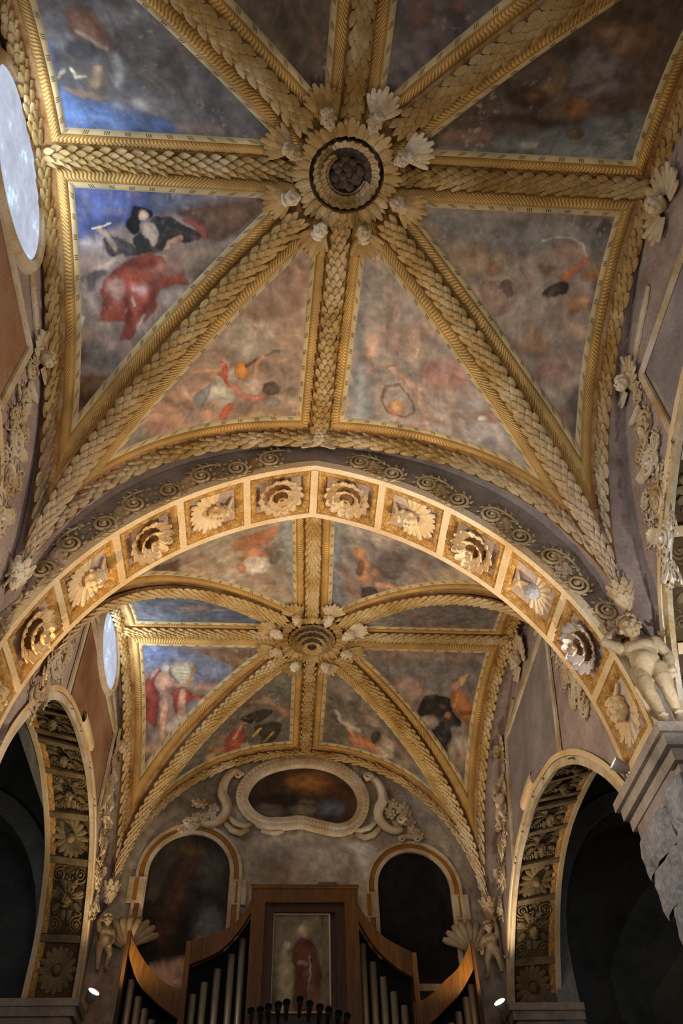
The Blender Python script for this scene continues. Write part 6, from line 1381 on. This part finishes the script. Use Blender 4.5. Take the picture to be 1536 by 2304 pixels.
# ------------------------------------------------------------------ putti
def putto(label, base, face, H, arms, mat, lean=0., voxel=.010, legs=0, mirror=1):
    """chubby stucco child. base = feet point, face = horizontal facing direction, H = height; local units = H"""
    f = Vector(face); f.z = 0; f.normalize(); up = Vector((0, 0, 1)); x = f.cross(up) * -mirror      # x = viewer's right when mirror = 1
    if lean: up = (up + x * lean * mirror).normalized()
    o = thing('putto_statue', label, 'statue', base)
    B = Vector(base)
    def T(p): return B + (x * p[0] + f * p[2] + up * p[1]) * H      # (side, height, forward)
    m = MB(); cp = lambda a, ra, b_, rb: m.cap(T(a), ra * H, T(b_), rb * H, 14)
    hipL, hipR = (-.075, .47, 0), (.075, .47, 0)
    knees = {0: ((-.065, .26, .05), (.075, .26, .03)), 1: ((-.12, .27, .06), (.10, .30, .12)), 2: ((-.06, .27, .06), (.13, .30, .10))}[legs]
    feet = {0: ((-.03, .045, -.01), (.075, .045, -.02)), 1: ((-.16, .045, -.02), (.12, .10, -.01)), 2: ((-.03, .045, -.02), (.12, .08, -.02))}[legs]
    for hp, kn, ft in zip((hipL, hipR), knees, feet):
        cp(hp, .076, lerp(Vector(hp), Vector(kn), .55), .066); cp(lerp(Vector(hp), Vector(kn), .5), .071, kn, .050)
        cp(kn, .050, lerp(Vector(kn), Vector(ft), .4), .051); cp(lerp(Vector(kn), Vector(ft), .35), .050, ft, .031)
        cp(ft, .036, (ft[0] * 1.1, ft[1] - .018, ft[2] + .085), .026)
        for q in range(5): cp((ft[0] * 1.1 + (q - 2) * .014, ft[1] - .024, ft[2] + .085), .011, (ft[0] * 1.1 + (q - 2) * .015, ft[1] - .030, ft[2] + .108 - .006 * abs(q - 1)), .009)
    cp((-.05, .485, -.015), .088, (.05, .485, -.015), .088); m.ball(T((0, .55, .02)), (.105 * H, .095 * H, .11 * H), 16, 12)
    cp((-.02, .56, 0), .094, (-.02, .66, -.005), .09); cp((.02, .56, 0), .094, (.02, .66, -.005), .09); cp((-.075, .735, -.01), .058, (.075, .735, -.01), .058); cp((-.045, .69, .015), .078, (.045, .69, .015), .078)
    cp((0, .74, 0), .048, (0, .82, .01), .045)
    for A in arms:           # shoulder, elbow, wrist, finger direction, curl
        sh, el, wr, fd = (Vector(q) for q in A); cp(sh, .052, lerp(sh, el, .5), .047); cp(lerp(sh, el, .4), .047, el, .038); cp(el, .039, lerp(el, wr, .35), .041); cp(lerp(el, wr, .3), .040, wr, .026)
        fd.normalize(); sd = fd.cross(Vector((0, 0, 1)));
        if sd.length < .1: sd = Vector((1, 0, 0))
        sd.normalize(); nrm = sd.cross(fd); pc = wr + fd * .035
        cp(wr, .028, pc, .030); cp(pc - sd * .012, .024, pc + sd * .012, .024)
        for q, ln in enumerate((.034, .042, .045, .040)):
            b0 = pc + fd * .018 + sd * (q - 1.5) * .016; b1 = b0 + fd * ln * .6; b2 = b1 + (fd * .6 - nrm * .6) * ln * .6
            cp(b0, .0105, b1, .010); cp(b1, .010, b2, .0085)
        t0 = wr + fd * .018 + sd * .026; t1 = t0 + (sd * .8 + fd * .6) * .022; cp(t0, .012, t1, .0105); cp(t1, .0105, t1 + fd * .022, .009)
    # head, slightly bowed and turned
    hm = MB(); head_raw(hm, (0, 0, 0), 1.0, False); hs = .225 * H
    hc = T((-.01, .90, .03)); hu = (up + x * -.12 * mirror * mirror + f * .12).normalized(); hf = (f - hu * f.dot(hu) + x * .1).normalized()
    Mh = frame(hc, None, hu, hf, hs); m.add([tuple(Mh @ Vector(v)) for v in hm.v], hm.f)
    put('body', fuse('putto_body', m, mat, voxel * H / 1.4, 3), o, None)
    hh = MB(); hair_raw(hh, (0, 0, 0), 1.0, 11); hair_raw(hh, (0, .0, -.05), 1.02, 5); hm2 = MB(); hm2.add([tuple(Mh @ Vector(v)) for v in hh.v], hh.f); hm2.build('hair', mat, o)
    return o
def build_putti():
    # standing putto on the right cornice: one arm bent up behind the head, the other hanging
    putto('pale stucco putto standing on the right pier cornice with one arm behind its head', (3.76, 7.46, 6.92), (-.45, -.95, 0), 1.50,
          [((-.125, .73, 0), (-.235, .86, -.02), (-.14, .97, -.06), (.6, .3, -.2)), ((.135, .73, 0), (.185, .58, -.01), (.165, .44, .03), (-.15, -1, .2))], M_STATUE, -.02, .0095)
    putto('small stucco putto at the far left springer raising one arm and a bent knee', (-3.70, 16.02, 7.50), (.35, -.95, 0), .98,
          [((-.125, .73, 0), (-.17, .86, .0), (-.08, .98, -.03), (.6, .6, 0)), ((.13, .72, 0), (.17, .58, .02), (.11, .46, .10), (-.3, -.6, .6))], M_STATUE, 0., .014, 2)
    putto('small stucco putto at the far right springer with one arm raised to the ribs', (3.50, 16.05, 7.40), (-.35, -.95, 0), .98,
          [((-.125, .72, 0), (-.19, .60, .03), (-.17, .48, .08), (-.3, -.8, .4)), ((.125, .73, 0), (.15, .88, .0), (.13, 1.02, -.02), (-.2, .9, 0))], M_STATUE, 0., .014, 1)
    # little putti perched on the far lunette stucco
    for s, y, z, lab in ((-1, 14.75, 9.75, 'tiny putto clinging to the far left lunette stucco'), (1, 14.95, 9.75, 'tiny putto clinging to the far right lunette stucco')):
        putto(lab, (xw(s, z) - s * .06, y, z), (-s, -.4, 0), .85, [((-.125, .73, 0), (-.2, .85, 0), (-.16, 1.0, -.03), (0, 1, 0)), ((.13, .72, 0), (.18, .58, .02), (.14, .45, .08), (-.3, -.6, .6))], M_WHITE, 0., .015, 1, 1)
    # scallop shells behind the end-wall putti
    for s, (cx, cz) in ((-1, (-3.30, 7.95)), (1, (3.22, 8.0))):
        o = thing('shell_fan', 'fluted half-shell of stucco behind the far %s putto' % ('left' if s < 0 else 'right'), 'shell ornament', (cx, 16.4 + sk(cx), cz))
        for k in range(9):
            a = math.radians(25 + 130 * k / 8); d = Vector((-math.cos(a) * -s * 0 + math.cos(a), 0, math.sin(a)))
            c = Vector((cx, 16.46 + sk(cx), cz)); m = MB(); pts = [c + d * r + Vector((0, -.05 - .10 * math.sin(min(1, r / .6) * math.pi * .8), 0)) for r in (.10, .22, .36, .50, .60)]
            m.tube(pts, [.02, .04, .065, .08, .05], 6, up=(0, -1, 0), flat=.7); m.build('flute', M_STATUE, o)

# ------------------------------------------------------------------ end wall: cartouche and niches
def yE(x): return 16.50 + sk(x)
def build_endwall():
    # kidney-shaped cartouche
    inner = [(0, 11.94), (.55, 11.84), (.95, 11.56), (1.12, 11.18), (1.02, 10.76), (.74, 10.57), (.40, 10.60), (-.08, 10.70), (-.5, 10.66), (-.86, 10.66), (-1.14, 10.84), (-1.27, 11.16), (-1.08, 11.56), (-.62, 11.83)]
    C = catmull(inner, 6, True); n = len(C); P = [Vector((x, yE(x) - .03, z)) for x, z in C]
    o = thing('cartouche', 'kidney-shaped stucco cartouche of leaves and volutes around a dark cloudy painting above the organ', 'cartouche', (0, yE(0), 11.2))
    cen = np.array([-.07, 11.2]); rings = 26; Q = np.array([[cen + (p - cen) * k / rings for k in range(rings + 1)] for p in C])
    V = np.stack([Q[..., 0], yE(Q[..., 0]) - .02, Q[..., 1]], -1).reshape(-1, 3); i, k = np.meshgrid(np.arange(n), np.arange(rings), indexing='ij')
    a = (i * (rings + 1) + k).ravel(); c = (((i + 1) % n) * (rings + 1) + k).ravel(); F = np.stack([a, c, c + 1, a + 1], 1)
    put('painting', np_mesh('painting', V, F, M_FRESCO, True, None, paint('cartouche', V[:, 0], V[:, 2], 17)), o, None)
    nn = Vector((0, -1, 0))
    m = MB(); G = []
    for i in range(n):
        t = (P[(i + 1) % n] - P[i - 1]).normalized(); out = t.cross(nn); out = out if out.dot(P[i] - Vector((-.07, P[i].y, 11.2))) > 0 else -out
        G.append([tuple(P[i] + out * w_ + nn * h) for w_, h in ((-.01, .0), (.0, .09), (.05, .14), (.13, .17), (.21, .13), (.25, .02))])
    m.grid(G, closed_u=True); m.build('frame', M_WHITE, o)
    for i in range(0, n, 1):
        t = (P[(i + 1) % n] - P[i - 1]).normalized(); out = t.cross(nn); out = out if out.dot(P[i] - Vector((-.07, P[i].y, 11.2))) > 0 else -out
        sgn = 1 if P[i].x > -.07 else -1
        for w_ in (.06, .16): put('leaf', ME_FEATHER_W, o, frame(P[i] + out * w_ + nn * .13, None, t * (1 if i % 2 else 1) + nn * .12 + out * .15, nn, (.55, .17, .2)))
    # side volutes, S-shaped straps with rolled ends
    for s in (-1, 1):
        ox = 0 if s < 0 else -.14
        pts = [(-1.45, 11.66), (-1.56, 11.72), (-1.68, 11.66), (-1.80, 11.44), (-1.82, 11.18), (-1.72, 10.98), (-1.70, 10.78), (-1.84, 10.56), (-2.06, 10.46), (-2.20, 10.50)]
        S = catmull([(s * -p[0] if s > 0 else p[0], p[1]) for p in pts], 5); S = [Vector((x + ox * (1 if s > 0 else 0), yE(x) - .10, z)) for x, z in S]
        m = MB(); N = len(S); m.tube(S, [lerp(.06, .115, math.sin(math.pi * i / (N - 1))) for i in range(N)], 8, up=nn, flat=1.2); m.build('volute', M_WHITE, o)
        for (cx, cz, r, tr) in ((-1.50, 11.62, .10, 1.4), (-2.16, 10.58, .10, 1.4)):
            m = MB(); m.tube([Vector((s * -1 * 0 + (cx if s < 0 else -cx + ox) + q[0], yE(cx) - .12 - q[2], cz + q[1])) for q in spiral_pts(r, .02, tr, 20)], .035, 6, up=nn); m.build('volute_curl', M_WHITE, o)
        for (cx, cz, L) in ((-1.42, 10.50, .30), (-1.50, 10.36, .38)):        # lower straps
            x0 = cx if s < 0 else -cx + ox; m = MB(); m.tube([Vector((x0 - s * -.22, yE(x0) - .05, cz + .18)), Vector((x0 - s * -.06, yE(x0) - .09, cz)), Vector((x0 + s * -.12, yE(x0) - .09, cz - .06)), Vector((x0 + s * -.30, yE(x0) - .06, cz + .02))], [.05, .07, .07, .05], 8, up=nn); m.build('strap', M_WHITE, o)
        m = MB(); m.tube([Vector(((-.95 if s < 0 else .82) + q * .12 * -s, yE(0) - .06, 10.42 - .05 * math.sin(q / 4 * 3.1))) for q in range(5)], [.04, .06, .07, .06, .04], 8, up=nn); m.build('lower_lip', M_WHITE, o)
        rng = random.Random(8 + s)
        for q in range(12):       # flower spray outside the volute
            x = s * rng.uniform(1.95, 2.6) + (ox if s > 0 else 0); z = rng.uniform(10.6, 11.2) - (abs(x) - 1.9) * .45
            r = MB().ball((x, yE(x) - .05, z), .055, 7, 5).build('flower', M_WHITE, o)
            for w_ in range(5):
                a = w_ * 1.257; d = Vector((math.cos(a), 0, math.sin(a))); put('petal', ME_FEATHER_W, r, frame(Vector((x, yE(x) - .06, z)) + d * .03, None, d, nn, (.3, .09, .1)))
        # upper loops
        m = MB(); x0 = s * .62 - .07; m.tube([Vector((x0 + q[0] * 1.4, yE(x0) - .10, 11.98 + q[1] * .5)) for q in spiral_pts(.22, .20, .6, 16, 0 if s > 0 else math.pi * .4)], .03, 6, up=nn); m.build('top_loop', M_WHITE, o)
    for k in range(7):
        a = -1.2 + 2.4 * k / 6; put('crest_leaf', ME_LEAFB, o, frame(Vector((-.05, yE(0) - .10, 12.08)), None, Vector((math.sin(a), -.25, math.cos(a))), nn, (.22, .24, .2)))
    # arched niches either side
    for s, xl, xr, zs, zb, lab in ((-1, -3.13, -1.53, 9.46, 6.6, 'left arched wall panel with a dark flaking painting and gilt edge'), (1, 1.47, 2.95, 9.28, 6.6, 'right arched wall panel with a nearly black painting and gilt edge')):
        cx, r = (xl + xr) / 2, (xr - xl) / 2; o = thing('arched_panel', lab, 'wall panel', (cx, yE(cx), zb))
        out = [(xl, zb)] + [(cx - r * math.cos(math.pi * k / 24), zs + r * 1.0 * math.sin(math.pi * k / 24)) for k in range(25)] + [(xr, zb)]
        nx, nz = 46, 70; gx = np.linspace(-1, 1, nx); gz = np.linspace(0, 1, nz); X = cx + gx[:, None] * r + 0 * gz; top = zs + r * np.sqrt(np.maximum(0, 1 - gx ** 2)); Z = zb + (top - zb)[:, None] * gz[None, :]
        V = np.stack([X, yE(X) - .015, Z], -1).reshape(-1, 3)
        put('painting', np_mesh('painting', V, grid_faces(nx, nz)[:, ::-1], M_FRESCO, True, None, paint('niche' + ('L' if s < 0 else 'R'), V[:, 0], V[:, 2], 31 + s)), o, None)
        def run(name, off, w_, mat, th):
            P = [Vector((cx + (x - cx) * (r + off) / r, yE(x) - .02, (zs + (z - zs) * (r + off) / r) if z > zs else z)) for x, z in out]; band(name, (P, Vector((0, -1, 0))), w_, mat, o, th)
        run('inner_moulding', .045, .09, M_WHITE, .05); run('gilt_moulding', .135, .09, M_CARVE_W, .035); run('outer_moulding', .215, .07, M_WHITE, .06)
        for q in (-1, 1):      # eared steps at mid height
            x0 = cx + q * (r + .19); MB().box(x0 - .16, x0 + .16, yE(x0) - .075, yE(x0), zs - .62, zs - .12).build('ear', M_WHITE, o, False)
            MB().box(x0 - .05, x0 + .03, yE(x0) - .088, yE(x0) - .07, zs - .58, zs - .16).build('ear_gilding', M_CARVE_W, o, False)
            m = MB(); zc = zs + r + .27; m.tube([Vector((cx + q * .17 + p[0], yE(cx) - .08 - p[2], zc + p[1])) for p in spiral_pts(.09, .02, 1.6, 22)], .03, 6, up=nn); m.build('curl', M_WHITE, o)
        m = MB(); m.tube([Vector((cx + (q - 3) * .07, yE(cx) - .06, zs + r + .30 + .04 * math.cos((q - 3) * .5))) for q in range(7)], [.03, .05, .06, .065, .06, .05, .03], 8, up=nn); m.build('crest', M_WHITE, o)
    # ledge and speaker above the organ
    o = MB().box(-3.0, 3.1, 16.22, 16.6, 7.24, 7.36).build('wall_ledge', M_WHITE, None, False); props(o, 'pale ledge on the end wall glimpsed between the organ wings', 'ledge')
    o = MB(); pr = [(.18, 8.72), (.18, 8.98), (.24, 9.06), (.58, 9.06), (.63, 8.99), (.63, 8.72)]; o.prism(pr, lambda p, k: (p[0], 15.85 + .25 * k, p[1])); o = o.build('speaker_box', M_GREYBOX, None, False); props(o, 'small grey box on top of the organ case', 'speaker')

# ------------------------------------------------------------------ organ
def build_organ():
    Y = 15.6; o = thing('pipe_organ', 'brown wooden pipe organ with swooping case tops and a painted centre panel', 'organ', (0, Y, 4.5))
    ext = lambda y0, y1: (lambda p, k: (p[0], y0 if k == 0 else y1, p[1]))
    Z0 = 4.6
    # centre tower frame
    fx0, fx1, ft = -1.03, .95, 8.78
    for nm, a, c, z0, z1 in (('stile', fx0, fx0 + .25, Z0, ft), ('stile', fx1 - .25, fx1, Z0, ft), ('top_rail', fx0 + .25, fx1 - .25, 8.52, ft)):
        MB().box(a, c, Y - .10, Y + .5, z0, z1).build(nm, M_WOOD, o, False)
    MB().box(fx0 - .03, fx1 + .03, Y - .14, Y + .52, ft, ft + .045).build('cap_board', M_WOOD, o, False)
    MB().box(fx0 + .25, fx1 - .25, Y + .05, Y + .1, Z0, 8.52).build('back_board', M_WOODD, o, False)
    for nm, a, c, z0, z1 in (('inner_frame', fx0 + .25, fx0 + .42, Z0, 8.52), ('inner_frame', fx1 - .42, fx1 - .25, Z0, 8.52), ('inner_frame', fx0 + .42, fx1 - .42, 8.36, 8.52)):
        MB().box(a, c, Y - .02, Y + .05, z0, z1).build(nm, M_WOODD, o, False)
    # painted panel
    n, k = 70, 110; X, Z = np.meshgrid(np.linspace(-.60, .41, n), np.linspace(6.72, 8.33, k), indexing='ij'); V = np.stack([X, 0 * X + Y + .03, Z], -1).reshape(-1, 3)
    put('painted_panel', np_mesh('painted_panel', V, grid_faces(n, k)[:, ::-1], M_FRESCO, True, None, paint('organ', V[:, 0], V[:, 2], 5)), o, None)
    band('panel_border', ([Vector((x, Y + .025, z)) for x, z in ((-.61, 6.7), (-.61, 8.34), (.42, 8.34), (.42, 6.7))], Vector((0, -1, 0))), .03, M_LEAF2, o, .015, True)
    wings = [
        ('left inner', [(-1.02, 8.64), (-1.20, 8.27), (-1.54, 8.01), (-2.10, 7.83)], [(-2.08, 7.43), (-1.56, 7.66), (-1.23, 8.01), (-1.03, 8.34)], 0.),
        ('left outer', [(-3.20, 8.10), (-3.09, 7.85), (-2.81, 7.49), (-2.46, 7.19), (-2.12, 7.06)], [(-2.12, 6.60), (-2.2, 6.64), (-2.59, 6.90), (-2.95, 7.25), (-3.17, 7.68)], .1),
        ('right inner', [(.94, 8.54), (1.10, 8.25), (1.42, 7.90), (1.93, 7.63)], [(1.90, 7.21), (1.57, 7.41), (1.22, 7.75), (.94, 8.22)], 0.),
        ('right outer', [(3.04, 7.92), (2.76, 7.46), (2.45, 7.20), (2.14, 6.95), (1.90, 6.86)], [(1.90, 6.42), (2.10, 6.51), (2.43, 6.77), (2.74, 7.05), (3.02, 7.42)], .1)]
    for nm, top, bot, dy in wings:
        t = [tuple(p) for p in catmull(top, 6)]; bq = [tuple(p) for p in catmull(bot, 6)]
        MB().prism(t + bq, ext(Y - .06 + dy, Y + .06 + dy)).build('swoop_board', M_WOOD, o, False)
        x0, x1 = sorted((top[0][0], top[-1][0])); lo = [(p[0], p[1] + .12) for p in bq]
        MB().prism(lo + ([(lo[-1][0], Z0), (lo[0][0], Z0)]), ext(Y + .38 + dy, Y + .42 + dy)).build('dark_backing', M_DARK, o, False)
        MB().prism([(t[i][0], t[i][1]) for i in range(len(t))] + [(t[-1 - i][0], t[-1 - i][1] - .03) for i in range(len(t))], ext(Y + .06 + dy, Y + .44 + dy)).build('roof_board', M_WOODD, o, False)
        ex = top[-1][0]; zt = top[-1][1]; MB().box(ex - .045, ex + .045, Y - .08 + dy, Y + .42 + dy, Z0, zt + .0).build('post', M_WOOD, o, False)
        if 'outer' in nm: ex = top[0][0]; MB().box(ex - .03, ex + .03, Y - .07 + dy, Y + .42 + dy, Z0, top[0][1] - .05).build('post', M_WOODD, o, False)
    tops = [(-1.16, 7.94), (-1.34, 7.67), (-1.57, 7.43), (-1.78, 7.21), (-1.96, 7.02), (-3.06, 7.29), (-2.90, 7.02), (-2.76, 6.83), (-2.62, 6.66), (-2.48, 6.52), (-2.34, 6.42),
            (1.03, 7.85), (1.20, 7.54), (1.37, 7.29), (1.54, 7.05), (1.71, 6.83), (2.83, 6.99), (2.67, 6.76), (2.52, 6.59), (2.38, 6.45), (2.24, 6.32), (2.95, 7.2)]
    for x, z in tops:
        dy = .1 if abs(x) > 2.05 else 0; r = .062; m = MB(); c = (x, Y + .14 + dy, 0)
        m.lathe([(r * .3, Z0), (r, Z0 + .35), (r, Z0 + .36), (r, z), (r * .93, z), (r * .93, z - .08)], c, (0, 0, 1), 14); p = m.build('organ_pipe', M_PIPE, o)
        mm = MB(); mm.prism([(-.035, 0), (.035, 0), (.035, .05), (0, .10), (-.035, .05)], lambda q, k: (x + q[0], Y + .14 + dy - r - .004 + .01 * k, Z0 + .42 + q[1])); mm.build('pipe_mouth', M_DARK, p, False)
    # horizontal trumpets fanned at the foot of the painted panel
    for x, z in [(-.92, 6.54), (-.77, 6.56), (-.64, 6.60), (-.48, 6.63), (-.34, 6.66), (-.12, 6.71), (.04, 6.64), (.21, 6.59), (.36, 6.55), (.52, 6.50), (.66, 6.46)]:
        m = MB(); m.lathe([(.022, .75), (.034, .35), (.055, .04), (.068, 0), (.070, -.008), (.060, .004), (.048, .05), (.02, .3)], (x, 15.05, z), (0, 1, -.10), 16); p = m.build('trumpet_pipe', M_BRASS, o)
        MB().lathe([(.050, .055), (.001, .06)], (x, 15.05, z), (0, 1, -.10), 12).build('trumpet_throat', M_DARK, p)
    MB().box(-1.0, .8, Y - .2, Y - .1, 6.25, 6.34).build('trumpet_rail', M_WOODD, o, False)
    MB().box(-3.2, 3.05, Y + .0, Y + .5, 4.3, 4.62).build('wind_chest', M_WOODD, o, False)
    # gallery that carries the organ
    g = MB().box(-3.9, 3.66, 14.9, 16.5, 4.0, 4.3).build('organ_gallery', M_WOODD, None, False); props(g, 'wooden gallery floor carrying the organ', 'gallery')

# ------------------------------------------------------------------ lamps
def build_lamps():
    for i, (p, aim, c, wts, cone, blend, lab) in enumerate(LAMPS):
        p = Vector(p); d = (Vector(aim) - p).normalized(); o = thing('floodlight', lab, 'lamp', p - d * .12, 'floodlights on the cornices')
        R = .105 if i in (2, 3) else .085
        MB().lathe([(.02, -.20), (R * .7, -.17), (R, -.05), (R * 1.06, 0), (R * 1.0, .005), (R * .93, -.01)], p, d, 20).build('housing', M_LAMP, o)
        MB().lathe([(R * .94, -.012), (R * .5, -.002), (.001, .002)], p, d, 20).build('lens', M_LENS, o)
        q = p - d * .12; MB().tube([q, q + Vector((0, 0, -.10)), q + Vector((0, 0, -.22))], .014, 6).build('bracket', M_GREYBOX, o)
        L = bpy.data.lights.new('flood_beam', 'SPOT'); L.energy = wts; L.color = c; L.spot_size = math.radians(cone); L.spot_blend = blend; L.shadow_soft_size = .05
        l = bpy.data.objects.new('flood_beam', L); M = frame(p + d * .03, None, d.orthogonal(), -d); link(l, o, M)

# ------------------------------------------------------------------ assemble
M_CARVE_W = carved('gilt_edge', (150, 96, 28), (206, 160, 70), .06, 'leaf', .8)
build_shell()
for b in (0, 1):
    for sx in (-1, 1):
        for sy in (-1, 1):
            for cell in (0, 1): fresco(b, sx, sy, cell)
build_ribs()
build_boss(0); build_boss(1)
build_arch()
for b in (0, 1):
    for s in (-1, 1): build_arcade(b, s)
build_lunettes()
build_cornices()
build_putti()
build_endwall()
build_organ()
build_lamps()
